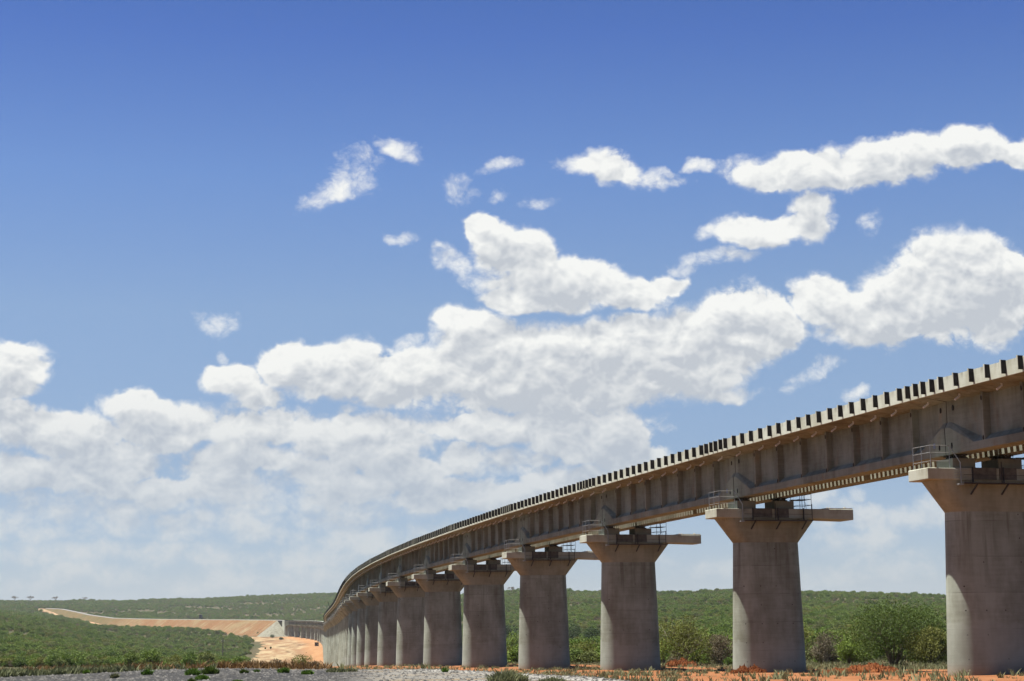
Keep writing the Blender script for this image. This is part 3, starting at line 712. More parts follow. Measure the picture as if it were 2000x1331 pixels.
# ------------------------------------------------------------------ abutment, embankment, track bed
def build_embankment():
    E = LINE_E.copy(); Hs = []
    top0 = CL[-1] + np.array([0, 0, 4.4]); E[0] = top0
    pts = []; L = []
    for a, b in zip(E[:-1], E[1:]):
        n = max(1, int(np.linalg.norm((b - a)[:2]) / 12))
        for i in range(n): pts.append(a + (b - a) * i / n)
    pts.append(E[-1]); pts = np.array(pts)
    for _ in range(6): pts[1:-1] = .25 * pts[:-2] + .5 * pts[1:-1] + .25 * pts[2:]
    tg = np.gradient(pts, axis=0)[:, :2]; tg /= np.linalg.norm(tg, axis=1)[:, None]; nr = np.stack([tg[:, 1], -tg[:, 0]], 1)
    def ring(i, w, z): p = pts[i]; return (p[0] + nr[i][0] * w, p[1] + nr[i][1] * w, z)
    mb = MB(); rings = []
    for i in range(2, len(pts)):
        z = pts[i][2]; row = []
        for sd in (-1, 1):
            w = 4.6; gzz = z
            for it in range(8):
                x, y, _ = ring(i, sd * w, 0); w = 4.6 + max(1.0, (z - gz(x, y))) * 1.45
            row.append((sd, w))
        (_, wl), (_, wr) = row
        lx = ring(i, -wl, 0); rx = ring(i, wr, 0)
        rings.append([ring(i, -wl - 2, gz(lx[0], lx[1]) - 1.6), ring(i, -4.6, z), ring(i, 4.6, z), ring(i, wr + 2, gz(rx[0], rx[1]) - 1.6)])
    for k in range(len(rings) - 1):
        for j in range(3):
            a, b, c, d = rings[k][j], rings[k][j + 1], rings[k + 1][j + 1], rings[k + 1][j]
            # subdivide slopes
            n = 1 if j == 1 else 4
            for u in range(n):
                mb.cur = 1 if (j == 0 and u == 0 and rings[k][1][1] > 2380) else 0
                f = lambda p, q_, t: tuple(p[m_] + (q_[m_] - p[m_]) * t for m_ in range(3))
                mb.poly([f(a, b, u / n), f(a, b, (u + 1) / n), f(d, c, (u + 1) / n), f(d, c, u / n)], [(0, 1, 2, 3)])
    m, t, b = new_mat('embankment soil', .95, .1)
    tc = t.n.new('ShaderNodeTexCoord').outputs['Object']; sp3 = t.sep(tc)
    al_ = t.m('ADD', t.m('MULTIPLY', sp3[0], -.42), t.m('MULTIPLY', sp3[1], .91)); ac = t.m('ADD', t.m('MULTIPLY', sp3[0], .91), t.m('MULTIPLY', sp3[1], .42))
    gu = t.noise(t.comb(t.m('MULTIPLY', al_, .22), t.m('MULTIPLY', ac, .035), t.m('MULTIPLY', sp3[2], .05)), 1.0, 6, .65)
    big = t.noise(tc, .012, 4, .6); st = t.noise(tc, .10, 6, .7); fi = t.noise(tc, .8, 5, .75)
    c = t.mix(t.step(big, .42, .58), (.19, .092, .043, 1), (.215, .145, .078, 1))
    c = t.mix(t.step(t.m('ADD', t.m('MULTIPLY', st, .5), t.m('MULTIPLY', gu, .5)), .48, .62), c, (.17, .065, .03, 1))
    c = t.mix(t.m('MULTIPLY', t.step(gu, .52, .66), .75), c, (.31, .255, .16, 1))
    c = t.mix(t.m('MULTIPLY', t.step(t.noise(tc, .28, 6, .8), .5, .62), .6), c, (.10, .07, .035, 1))
    gcol = t.mix(t.step(gu, .4, .6), (.075, .072, .030, 1), (.165, .095, .042, 1))
    c = t.mix(t.step(t.m('ADD', sp3[1], t.m('MULTIPLY', st, 260)), 2480, 2780), c, gcol)
    t.put(b.inputs['Base Color'], t.vm('MULTIPLY', c, (.68, .74, .72))); bump(t, b, t.m('ADD', gu, t.m('MULTIPLY', fi, .4)), .9, 1.2)
    toe = plain('bare toe soil', (.36, .22, .13), .95, var=.35, scale=.15)
    tag(mb.build('embankment', [m, toe]), 'long railway embankment of orange and straw coloured earth', kind='structure')
    # track bed and pale edge kerb
    mb = MB(); R2 = [[ring(i, -3.0, pts[i][2] + .004), ring(i, -2.0, pts[i][2] + .65), ring(i, 2.0, pts[i][2] + .65), ring(i, 3.0, pts[i][2] + .004)] for i in range(1, len(pts))]
    mb.loft(R2, cap=True); tag(mb.build('track_bed', plain('ballast', (.17, .165, .16), .95, var=.3, scale=1.5)), 'dark grey ballast along the crest of the embankment', kind='structure')
    n1 = int(len(pts) * .36)
    mb = MB(); mb.loft([[ring(i, -4.5, pts[i][2] - .3), ring(i, -4.5, pts[i][2] + .55), ring(i, -4.1, pts[i][2] + .55), ring(i, -4.1, pts[i][2] - .3)] for i in range(2, n1)])
    tag(mb.build('edge_kerb', M['kerb']), 'thin pale kerb line along the top of the embankment slope', 'kerb')
    # conical end slope in pale slabs and the abutment block
    p = pts[2]; z = p[2]; c0 = ring(2, -4.4, z); n = nr[2]; tt = -tg[2]
    mb = MB(); arc = []
    for i in range(15):
        a = rad(-6 + 102 * i / 14); dx = -n[0] * math.cos(a) + tt[0] * math.sin(a); dy = -n[1] * math.cos(a) + tt[1] * math.sin(a)
        rr = 12.0
        for _ in range(8): rr = max(1, z - gz(c0[0] + dx * rr, c0[1] + dy * rr)) * 1.42
        arc.append((c0[0] + dx * (rr + 1.5), c0[1] + dy * (rr + 1.5), gz(c0[0] + dx * rr, c0[1] + dy * rr) - 1.0))
    top = [(c0[0] + (a_[0] - c0[0]) * .01, c0[1] + (a_[1] - c0[1]) * .01, z + .05) for a_ in arc]
    mb.loft([top, arc], cap=False, closed=False)
    back = ring(2, 6, z - 16)
    mb.poly([top[0], top[-1], arc[-1], arc[0], ring(2, -1, z - .1), (back[0], back[1], z - 16)], [(1, 4, 5, 2)])
    tag(mb.build('slope_paving', concrete('slope paving', (.20, .185, .15), .4)), 'pale triangular concrete paving on the end slope beside the abutment', 'slope paving')
    ab = CL[-1]; hd = HP[-1]
    r = empty('abutment', (ab[0], ab[1], gz(ab[0], ab[1])), -hd); tag(r, 'tall pale concrete abutment where the viaduct meets the embankment', 'abutment')
    hh = ab[2] - gz(ab[0], ab[1])
    mb = MB(); mb.box(-5.2, 5.2, 2.0, 7.5, -2, hh + .6); mb.box(-5.2, 5.2, 3.2, 7.5, hh + .6, hh + 4.3); mb.build('wall', M['cap'], r)
    mb = MB(); 
    for sx in (-5.7, 5.2): mb.poly([(sx, 3, -2), (sx, 16, hh - 4), (sx, 16, hh + 5), (sx, 3, hh + 5), (sx + .5, 3, -2), (sx + .5, 16, hh - 4), (sx + .5, 16, hh + 5), (sx + .5, 3, hh + 5)], [(0, 1, 2, 3), (7, 6, 5, 4), (0, 4, 5, 1), (1, 5, 6, 2), (2, 6, 7, 3), (3, 7, 4, 0)])
    mb.build('wing_wall', M['cap'], r)
    return pts, ring
EPTS, ERING = build_embankment()
# ------------------------------------------------------------------ vegetation
rng = np.random.default_rng(11)
def foliage_mat(name, c0, c1, dry=(.16, .12, .06), dryness=.25, sub=.18):
    m, t, b = new_mat(name, .75, .2)
    at = t.n.new('ShaderNodeAttribute'); at.attribute_name = 'tone'
    oi = t.n.new('ShaderNodeObjectInfo').outputs
    rnd = oi['Random']
    patch = t.noise(oi['Location'], .011, 3, .6)
    f = t.m('ADD', t.m('MULTIPLY', at.outputs['Fac'], .45), t.m('ADD', t.m('MULTIPLY', rnd, .3), t.m('MULTIPLY', t.step(patch, .35, .65), .25)))
    c = t.mix(f, (*c0, 1), (*c1, 1))
    wn = t.n.new('ShaderNodeTexWhiteNoise'); wn.noise_dimensions = '1D'; t.l.new(t.m('MULTIPLY', rnd, 77.7), wn.inputs['W'])
    c = t.mix(t.m('MULTIPLY', t.step(wn.outputs[0], .62, 1.0), dryness * 2), c, (*dry, 1))
    c = t.vm('SCALE', c, scale=.74)
    t.put(b.inputs['Base Color'], c)
    tr = t.n.new('ShaderNodeBsdfTranslucent'); t.put(tr.inputs[0], t.vm('SCALE', c, scale=1.3))
    mx = t.n.new('ShaderNodeMixShader'); mx.inputs[0].default_value = sub
    t.l.new(b.outputs[0], mx.inputs[1]); t.l.new(tr.outputs[0], mx.inputs[2]); t.l.new(mx.outputs[0], t.n['Material Output'].inputs[0])
    return m
FM = dict(
    scrub=foliage_mat('scrub leaves', (.045, .092, .011), (.170, .240, .036), (.15, .125, .07)),
    thorn=foliage_mat('thorn leaves', (.038, .070, .010), (.115, .165, .028), dryness=.1),
    olive=foliage_mat('olive leaves', (.085, .105, .018), (.20, .215, .045), dryness=.1),
    bright=foliage_mat('fresh leaves', (.10, .16, .02), (.20, .27, .045), dryness=0),
    dark=foliage_mat('dark leaves', (.025, .048, .012), (.06, .10, .022), dryness=0),
    grey=foliage_mat('dry twigs', (.09, .075, .045), (.19, .155, .095), dryness=0),
    weed=foliage_mat('weed leaves', (.055, .12, .012), (.13, .22, .035), dryness=0),
    greyweed=foliage_mat('grey green grass', (.11, .13, .06), (.25, .26, .14), dryness=.1),
    straw=foliage_mat('straw', (.15, .14, .06), (.30, .26, .14), dryness=.2),
    dry=foliage_mat('dry orange grass', (.18, .085, .032), (.28, .19, .085), dryness=.2),
)
M['bark'] = plain('bark', (.13, .105, .08), .9)
M['palebark'] = plain('pale bark', (.36, .32, .25), .9)
def raw_mesh(name, V, Fc, tone, mat):
    me = bpy.data.meshes.new(name); n = Fc.shape[1]
    me.vertices.add(len(V)); me.vertices.foreach_set('co', V.astype(np.float32).ravel())
    me.loops.add(Fc.size); me.loops.foreach_set('vertex_index', Fc.astype(np.int32).ravel())
    me.polygons.add(len(Fc)); me.polygons.foreach_set('loop_start', (np.arange(len(Fc)) * n).astype(np.int32))
    me.update(calc_edges=True)
    a = me.attributes.new('tone', 'FLOAT', 'POINT'); a.data.foreach_set('value', tone.astype(np.float32))
    me.materials.append(mat); return me
def leaf_cloud(P, size, r, tone, flat=.0, ar=.45):
    """one small triangle-pair leaf per point"""
    n = len(P); u = r.normal(size=(n, 3)); u[:, 2] *= (1 - flat); u /= np.linalg.norm(u, axis=1)[:, None]
    w = np.cross(u, r.normal(size=(n, 3))); w /= np.linalg.norm(w, axis=1)[:, None]
    s = (size * r.uniform(.6, 1.35, n))[:, None]
    V = np.stack([P - u * s * .5, P + w * s * ar * .5, P + u * s * .5, P - w * s * ar * .5], 1).reshape(-1, 3)
    return V, np.arange(4 * n).reshape(-1, 4), np.repeat(tone, 4)
def crown_points(n, w, h, r, lobes=8, skirt=.15, hollow=.55):
    """points through an uneven, many lobed crown w wide and h high standing on z=0"""
    L = []
    for i in range(lobes):
        a = r.uniform(0, 6.28); d = r.uniform(.05, .33) * w if i else 0
        zc = h * (r.uniform(.22, .78 - .5 * (d / w) ) if i else .6); s = r.uniform(.16, .30) * w * (1.25 if i == 0 else 1)
        sz = min(s * r.uniform(.6, 1.0), (h - zc) * 1.0 + .15 * h, h * .45)
        s *= 1 if lobes < 13 else .72; sz *= 1 if lobes < 13 else .8; L.append((d * math.cos(a), d * math.sin(a) * .9, zc, s, sz, r.uniform(0, 1)))
    wt = np.array([l[3] ** 2 for l in L]); idx = r.choice(len(L), n, p=wt / wt.sum()); A = np.array(L)[idx]
    v = r.normal(size=(n, 3)); v /= np.linalg.norm(v, axis=1)[:, None]
    rad_ = (hollow + (1 - hollow) * r.uniform(0, 1, n) ** .6)[:, None] * (1 + .22 * np.sin(v[:, :1] * 7 + A[:, 5:6] * 9) * np.sin(v[:, 1:2] * 6 + A[:, 5:6] * 5))
    P = A[:, :3] + v * rad_ * A[:, [3, 3, 4]]
    P[:, 2] = np.clip(P[:, 2], skirt * h * r.uniform(0, 1, n), None)
    tone = np.clip(.5 + .8 * (A[:, 5] - .5) + r.normal(0, .2, n), 0, 1)
    return P, tone, L
def stems_mb(mb, L, h, r, rr=.05, extra=0, base=.15):
    for (x, y, z, s, sz, _) in L:
        b = (r.uniform(-base, base), r.uniform(-base, base), -.3); m_ = (x * .35 + r.normal() * .1, y * .35 + r.normal() * .1, z * .55)
        mb.tube(b, m_, rr * 1.4, 5, rr); mb.tube(m_, (x, y, z), rr, 5, rr * .5)
        for _ in range(3 + extra):
            v = Vector(r.normal(size=3)).normalized(); v.z = abs(v.z)
            mb.tube((x * .7 + m_[0] * .3, y * .7 + m_[1] * .3, z * .8), (x + v.x * s * (1.05 if extra else .8), y + v.y * s, z + v.z * sz * (1.2 if extra else .7)), rr * .5, 4, rr * .15)
def shrub(name, seed, w, h, n, leaf, mat, lobes=8, bark='bark', extra=0, ar=.45, skirt=.1, rr=.05):
    r = np.random.default_rng(seed); P, tone, L = crown_points(n, w, h, r, lobes, skirt)
    V, Fc, tn = leaf_cloud(P, leaf, r, tone, ar=ar)
    root = empty(name, (0, 0, 0))
    o = link(bpy.data.objects.new('foliage', raw_mesh('foliage', V, Fc, tn, mat)), root)
    mb = MB(); stems_mb(mb, L, h, r, rr, extra); mb.build('stems', M[bark], root)
    return root
def put(root, x, y, rz=0.0, s=1.0, sz=None, sink=.05):
    root.location = (x, y, gz(x, y) - sink); root.rotation_euler = (0, 0, rz); root.scale = (s, s, s if sz is None else sz)
def spot(px, py, dmin=45): p = ray_ground(px, py, dmin); return p

# individual bushes on the right, behind the viaduct: (photo x, base y, width px, height px, kind, label)
BIG = [
 (1745, 1302, 185, 116, 'thorn', 'largest rounded dark green thorn bush, between the first and second piers', 34000, .15, 18),
 (1822, 1301, 110, 78, 'olive', 'olive bush overlapping the largest thorn bush, beside the nearest pier', 11000, .17, 9),
 (1660, 1299, 78, 44, 'bright', 'low bright green bush left of the largest thorn bush', 6000, .16, 7),
 (1612, 1298, 92, 66, 'grey', 'greyish brown twiggy bush close beside the second pier', 7000, .15, 9),
 (1690, 1285, 120, 72, 'olive', 'yellowish green bush behind the low bright green bush', 9000, .18, 9),
 (1560, 1290, 90, 80, 'olive', 'olive bush mostly hidden behind the second pier', 5000, .18, 8),
 (1338, 1300, 128, 100, 'olive', 'leafy bush with pale bare branches, right of the third pier', 13000, .17, 11),
 (1405, 1300, 84, 62, 'grey', 'brownish bush just left of the second pier', 6500, .16, 8),
 (1296, 1299, 52, 52, 'bright', 'light green bush touching the right side of the third pier', 4500, .15, 7),
 (1140, 1297, 76, 44, 'olive', 'low olive bush between the third and fourth piers', 6500, .17, 8),
 (1000, 1292, 46, 62, 'bright', 'bright green bush between the fourth and fifth piers', 4500, .18, 7),
]
for i, (x, y, w, h, kind, lab, n, leaf, lb) in enumerate(BIG):
    p = spot(x, y); sc_ = p.y / F_PX
    r = shrub('thorn_bush' if kind == 'thorn' else 'bush', 100 + i, w * sc_ * (1.42 if w > 180 else 1.22 if w > 100 else 1.1), h * sc_ * 1.12, int(n * .62), leaf * 1.45, FM[kind], lb + 8, bark='palebark' if 'pale bare' in lab or kind == 'grey' else 'bark', extra=7 if ('pale bare' in lab) else 2 if kind == 'grey' else 0, ar=.34, skirt=.04, rr=.035)
    put(r, p.x, p.y, i * 1.3); tag(r, lab, 'bush', 'bushes behind the viaduct')
# darker trees in the hollow further back
for i, (x, y, w, h, lab) in enumerate([(1118, 1258, 60, 40, 'dark spreading tree in the hollow just right of the fourth pier'), (1158, 1262, 46, 38, 'dark tree in the hollow just left of the third pier'),
                                       (990, 1250, 44, 32, 'dark tree in the hollow between the fourth and fifth piers')]):
    p = spot(x, y); sc_ = p.y / F_PX
    r = shrub('tree', 140 + i, w * sc_ * 1.1, h * sc_ * 1.05, 5000, .55, FM['dark'], 9, skirt=.25, rr=.16); put(r, p.x, p.y, i); tag(r, lab, 'tree', 'dark trees in the hollow')

# mid distance scrub: five bush kinds, copied one by one at the near edge, instanced further off
KINDS = [('scrub', 4.2, 2.9, 1500, .34), ('scrub', 3.4, 2.3, 1300, .30), ('olive', 4.0, 2.5, 1300, .32), ('scrub', 5.2, 3.6, 1900, .38), ('grey', 3.0, 2.2, 900, .26), ('scrub', 3.8, 3.2, 1500, .34)]
protos = [shrub('scrub_bush', 200 + i, w, h, n, lf, FM[kd], 7, skirt=.02, rr=.04) for i, (kd, w, h, n, lf) in enumerate(KINDS)]
def allowed(X, Y, near=True):
    d, px, al, lat, late, gravel, soil, sand = regions(X, Y)
    ok = (gravel < .05) & (soil < .1) & (sand < .15)
    ok &= ~((np.abs(late) < 34) & (Y > 1950)) & ~((lat > -14) & (lat < 16))
    ok &= ~((px > 490 + 8 * wob(X, Y, 30)) & (lat < 0) & (d > 250))
    ok &= ~((px < 900) & (d < 360))
    # bare patches beyond the embankment
    for (bx, by, bw) in ((172, 1202, 16), (225, 1201, 26), (153, 1277, 4)):
        pass
    return ok
sp_ = []
tries = 0
while len(sp_) < 150 and tries < 6000:
    tries += 1
    left = rng.random() < .62
    px = rng.uniform(-30, 492) if left else rng.uniform(970, 1960)
    d = rng.uniform(375, 470) if left else rng.uniform(250, 440)
    X = (px - 1000) / F_PX * d
    if not allowed(np.array([X]), np.array([d]))[0]: continue
    if any((X - a) ** 2 + (d - b) ** 2 < 3.0 ** 2 for a, b, _ in sp_): continue
    sp_.append((X, d, left))
used = set()
for i, (X, Y, left) in enumerate(sp_):
    k = int(rng.choice(len(protos), p=[.24, .18, .2, .16, .06, .16]))
    if i < len(protos): k = i
    o = protos[k] if k not in used else copy_tree(protos[k]); used.add(k)
    s = rng.uniform(.4, .75) if left else rng.uniform(.5, .95); put(o, X, Y, rng.uniform(0, 6.28), s, s * rng.uniform(.8, 1.1))
    grey = KINDS[k][0] == 'grey'
    if left: tag(o, 'one of the ' + ('brownish' if grey else 'green') + ' scrub bushes along the near edge of the left scrubland', 'bush', 'scrub bushes at the near edge on the left')
    else: tag(o, 'one of the ' + ('brownish' if grey else 'green') + ' scrub bushes on the slope seen between the right hand piers', 'bush', 'scrub bushes beyond the right hand piers')
def scrub_stuff():
    n = 620000; r = np.random.default_rng(5)
    px = r.uniform(-420, 2420, n); d = np.sqrt(r.uniform(200 ** 2, 4800 ** 2, n)); X = (px - 1000) / F_PX * d; Y = d
    keep = np.where(d < 1300, 1.0, np.where(d < 2700, .62, .36)) > r.random(n)
    keep &= ~((d > 2750) & (px > 1150)) & ~((d > 1500) & ((px < -250) | (px > 2250)))
    X, Y, px, d = X[keep], Y[keep], px[keep], d[keep]
    dens = np.sin(X * .021 + Y * .009) * np.sin(Y * .017 + X * .005 + 1) + .5 * np.sin(X * .06 + 2) * np.sin(Y * .05)
    k2 = (r.random(len(X)) < .5 + .5 * dens) & allowed(X, Y)
    near = (d < 470) & (px < 900) & (d < 375); k2 &= ~near
    X, Y, px, d = X[k2], Y[k2], px[k2], d[k2]
    # cull what lies behind the skyline
    Z = ground_z(X, Y)
    el = Z / d
    keep = np.ones(len(X), bool)
    for b in range(0, 72):
        m = (px >= -420 + b * 40) & (px < -380 + b * 40); ii = np.where(m)[0]; o = ii[np.argsort(d[ii])]
        run = np.maximum.accumulate(el[o]); keep[o] = el[o] > run - .0045
    X, Y, Z, d, px = X[keep], Y[keep], Z[keep], d[keep], px[keep]
    n = len(X); print('scrub instances', n)
    me = bpy.data.meshes.new('scrub'); me.vertices.add(n); me.vertices.foreach_set('co', np.stack([X, Y, Z - .1], 1).astype(np.float32).ravel())
    idx = r.choice(len(protos), n, p=[.24, .18, .2, .16, .06, .16]).astype(np.int32)
    s = r.uniform(.5, 1.55, n) * np.where(d > 2700, 1.45, np.where(d > 1300, 1.12, 1.0))
    s = s * np.where(((px < 900) & (d < 640)) | (d < 300), .7, 1.0)
    a = me.attributes.new('idx', 'INT', 'POINT'); a.data.foreach_set('value', idx)
    a = me.attributes.new('scl', 'FLOAT_VECTOR', 'POINT'); a.data.foreach_set('vector', np.stack([s, s, s * r.uniform(.75, 1.1, n)], 1).astype(np.float32).ravel())
    a = me.attributes.new('rot', 'FLOAT_VECTOR', 'POINT'); a.data.foreach_set('vector', np.stack([s * 0, s * 0, r.uniform(0, 6.28, n)], 1).astype(np.float32).ravel())
    o = link(bpy.data.objects.new('scrub', me)); tag(o, 'dense green thorn scrub covering the hills on both sides', kind='stuff')
    g = bpy.data.node_groups.new('scatter scrub', 'GeometryNodeTree'); g.interface.new_socket('Geometry', in_out='INPUT', socket_type='NodeSocketGeometry'); g.interface.new_socket('Geometry', in_out='OUTPUT', socket_type='NodeSocketGeometry')
    gi = g.nodes.new('NodeGroupInput'); go = g.nodes.new('NodeGroupOutput'); ip = g.nodes.new('GeometryNodeInstanceOnPoints'); jn = g.nodes.new('GeometryNodeJoinGeometry')
    for pr in reversed(protos):
        oi = g.nodes.new('GeometryNodeObjectInfo'); oi.inputs['Object'].default_value = [c for c in pr.children if c.name.startswith('foliage')][0]; oi.inputs['As Instance'].default_value = True
        oi.transform_space = 'ORIGINAL'; g.links.new(oi.outputs['Geometry'], jn.inputs[0])
    def na(nm, ty):
        x = g.nodes.new('GeometryNodeInputNamedAttribute'); x.data_type = ty; x.inputs['Name'].default_value = nm; return x.outputs['Attribute']
    g.links.new(gi.outputs[0], ip.inputs['Points']); g.links.new(jn.outputs[0], ip.inputs['Instance']); ip.inputs['Pick Instance'].default_value = True
    g.links.new(na('idx', 'INT'), ip.inputs['Instance Index']); g.links.new(na('scl', 'FLOAT_VECTOR'), ip.inputs['Scale'])
    er = g.nodes.new('FunctionNodeEulerToRotation'); g.links.new(na('rot', 'FLOAT_VECTOR'), er.inputs[0]); g.links.new(er.outputs[0], ip.inputs['Rotation'])
    g.links.new(ip.outputs[0], go.inputs[0])
    md = o.modifiers.new('scatter', 'NODES'); md.node_group = g
    return o
scrub_stuff()

# ------------------------------------------------------------------ grasses
def blades(cent, hgt, nb, spread, r, lean=.45, width=.018):
    """merged grass blades: cent (n,3) tuft centres"""
    n = len(cent); C = np.repeat(cent, nb, 0); H = np.repeat(hgt, nb) * r.uniform(.45, 1.1, n * nb)
    a = r.uniform(0, 6.28, n * nb); rd = np.repeat(spread, nb) * np.sqrt(r.random(n * nb)); B = C + np.stack([rd * np.cos(a), rd * np.sin(a), 0 * a], 1)
    ln = r.normal(0, lean, (n * nb, 2)) * H[:, None]; T = B + np.stack([ln[:, 0], ln[:, 1], H], 1)
    w = np.repeat(hgt, nb) * .04 + width; pa = r.uniform(0, 3.14, n * nb); dx = np.stack([np.cos(pa) * w, np.sin(pa) * w, 0 * w], 1)
    Mid = (B + T) * .5 + np.stack([0 * H, 0 * H, .12 * H], 1)
    V = np.stack([B - dx, B + dx, Mid + dx * .8, T, Mid - dx * .8], 1).reshape(-1, 3)
    tone = np.clip(np.repeat(r.random(n), nb) * .6 + r.random(n * nb) * .4, 0, 1)
    return V, np.arange(5 * n * nb).reshape(-1, 5), np.repeat(tone, 5)
def grass(name, P, hgt, nb, spread, mat, label, seed, lean=.4):
    r = np.random.default_rng(seed); V, Fc, t = blades(P, hgt, nb, spread, r, lean)
    o = link(bpy.data.objects.new(name, raw_mesh(name, V, Fc, t, mat))); tag(o, label, kind='stuff'); return o
def ground_pts(X, Y): return np.stack([X, Y, ground_z(X, Y) - .03], 1)
r = np.random.default_rng(21)
n = 15000; px = r.uniform(-120, 640, n); Y = edge_r(px) + r.gamma(2.0, 4.0, n) + .3; X = (px - 1000) / F_PX * Y
dn = np.sin(px * .03) * .3 + np.sin(px * .011 + 1) * .3; m = r.random(n) < (.75 + dn) * np.clip((655 - px) / 60, 0, 1)
grass('dry_grass', ground_pts(X[m], Y[m]), r.uniform(.22, .55, m.sum()), 9, r.uniform(.1, .25, m.sum()), FM['dry'], 'rusty orange dry grass along the far rim of the gravel', 31)
n = 5000; px = r.uniform(-100, 420, n); Y = edge_r(px) + r.uniform(-1.5, 5, n); X = (px - 1000) / F_PX * Y
m = r.random(n) < np.clip((330 - px) / 250, .06, 1) * (.55 + .4 * np.sin(px * .06))
grass('grey_grass', ground_pts(X[m], Y[m]), r.uniform(.15, .42, m.sum()), 12, r.uniform(.1, .25, m.sum()), FM['greyweed'], 'pale grey green grass at the left rim of the gravel', 32)
n = 26000; px = r.uniform(660, 2050, n); Y = np.exp(r.uniform(math.log(84), math.log(330), n)); X = (px - 1000) / F_PX * Y
d_, px_, al_, lat_, *_q = regions(X, Y); g_ = _q[1]
clump = np.sin(X * .9 + 2 * np.sin(Y * .23)) * np.sin(Y * .37 + 1.5 * np.sin(X * .4)) + .5 * np.sin(X * 2.3) * np.sin(Y * 1.1)
m = (g_ < .3) & (r.random(n) < np.clip(.02 + .30 * (clump > .45) + .5 * (lat_ > 12) + .25 * (clump > .2) * (px < 1260), 0, 1) * np.where(Y < 120, .8, 1))
m2 = m & (r.random(n) < .45)
grass('tufted_grass', ground_pts(X[m & ~m2], Y[m & ~m2]), r.uniform(.15, .55, (m & ~m2).sum()), 9, r.uniform(.1, .35, (m & ~m2).sum()), FM['greyweed'], 'grey green grass tufts scattered over the orange soil by the piers', 33)
grass('straw_grass', ground_pts(X[m2], Y[m2]), r.uniform(.12, .4, m2.sum()), 8, r.uniform(.1, .35, m2.sum()), FM['straw'], 'straw coloured grass on the orange soil by the piers', 34)

WEEDS = [(290, 1316, 20, 12, 'w', 'round dark green weed on the gravel, second cluster from the left'), (173, 1314, 12, 9, 'w', 'tiny dark weed at the left end of the gravel rim'),
 (378, 1317, 28, 14, 'w', 'spreading leafy weed on the gravel, left of the darker round one'), (413, 1315, 30, 15, 'd', 'dense dark green weed, biggest on the gravel'), (396, 1325, 26, 10, 'w', 'bright low weed in front of the two biggest gravel weeds'),
 (477, 1314, 14, 9, 'd', 'small round dark weed alone mid gravel'), (501, 1311, 13, 6, 'w', 'flat small weed right of the lone round weed'), (553, 1313, 20, 12, 'w', 'ragged weed below the brown shrub on the gravel rim'),
 (598, 1315, 24, 9, 'w', 'low dark weed near the foot of the farthest pale pier row'), (655, 1311, 40, 9, 'g', 'wide grey green weed hiding the feet of the crowded piers'), (682, 1310, 26, 8, 'g', 'short grey green weed right of the wide one at the crowded piers'),
 (228, 1322, 16, 10, 'g', 'pale tuft on the gravel near the left, below the weeds'), (863, 1312, 12, 9, 'w', 'thin dark weed on the pale road below the sixth pier'), (985, 1333, 70, 24, 'g', 'large grey green tussock at the bottom edge, left of centre piers'),
 (1068, 1336, 60, 16, 'g', 'low tussock at the bottom edge right of the large one'), (377, 1331, 16, 9, 'd', 'dark weed cut by the bottom edge below the biggest weeds'), (465, 1330, 20, 6, 'w', 'pale green weed at the bottom edge of the gravel')]
for i, (x, y, w, h, kd, lab) in enumerate(WEEDS):
    yh = YH + (1000 - x) * ROLL; Y = 1.6 * F_PX / (y - yh); X = (x - 1000) / F_PX * Y; sc_ = Y / F_PX; w_, h_ = w * sc_, h * sc_
    rr_ = np.random.default_rng(400 + i); nt = max(6, int(w * 1.3)); a = rr_.uniform(0, 6.28, nt); q_ = np.sqrt(rr_.random(nt))
    h_ *= 1.25; C = np.stack([q_ * np.cos(a) * w_ * .5, q_ * np.sin(a) * w_ * .4, 0 * a], 1)
    V, Fc, t_ = blades(C, h_ * (1.05 - .55 * q_), 16, np.full(nt, w_ * .10), rr_, .38, .014)
    root = empty('weed_plant', (X, Y, gz(X, Y) - .01)); mt = FM[{'w': 'weed', 'd': 'thorn', 'g': 'greyweed'}[kd]]
    link(bpy.data.objects.new('leaves', raw_mesh('leaves', V, Fc, t_, mt)), root)
    tag(root, lab, 'weed', 'weeds on the gravel')
RIM = [(585, 1306, 50, 24, 'olive', 'green brown shrub on the gravel rim below the valley track'), (545, 1306, 36, 18, 'grey', 'rusty shrub on the gravel rim, left of the green brown one'), (618, 1307, 40, 14, 'grey', 'low rusty shrub on the rim beside the crowded piers'),
       (490, 1303, 60, 12, 'grey', 'flat brown shrub on the rim under the utility pole side'), (226, 1299, 16, 10, 'dark', 'small very dark bush standing out of the orange grass'), (295, 1309, 30, 16, 'olive', 'pale olive bush in the orange grass')]
for i, (x, y, w, h, kd, lab) in enumerate(RIM):
    Y = float(edge_r(np.array([float(x)]))[0]) + 2.0; sc_ = Y / F_PX; X = (x - 1000) / F_PX * Y
    ro = shrub('rim_shrub', 300 + i, w * sc_ * 1.1, h * sc_ * 1.35 + .1, 1600, .07, FM[kd], 6, skirt=.0, rr=.012); put(ro, X, Y, i); tag(ro, lab, 'shrub', 'shrubs on the gravel rim')

# bushes dotted over the valley floor
for i, (x, y, w, h, lab) in enumerate([(532, 1246, 14, 6, 'dark bush on the pale valley floor, nearest the paved end slope'), (548, 1250, 12, 5, 'second dark bush on the valley floor, right of the first'), (505, 1243, 14, 9, 'green bush at the corner of the scrub below the end slope'),
                                       (529, 1268, 5, 5, 'small lone bush mid valley floor'), (518, 1268, 4, 4, 'tiny bush left of the lone bush on the valley floor')]):
    p = spot(x, y, 900); sc_ = p.y / F_PX; ro = shrub('valley_bush', 330 + i, w * sc_, h * sc_, 900, .5, FM['dark'], 6, rr=.06); put(ro, p.x, p.y, i); tag(ro, lab, 'bush', 'bushes on the valley floor')

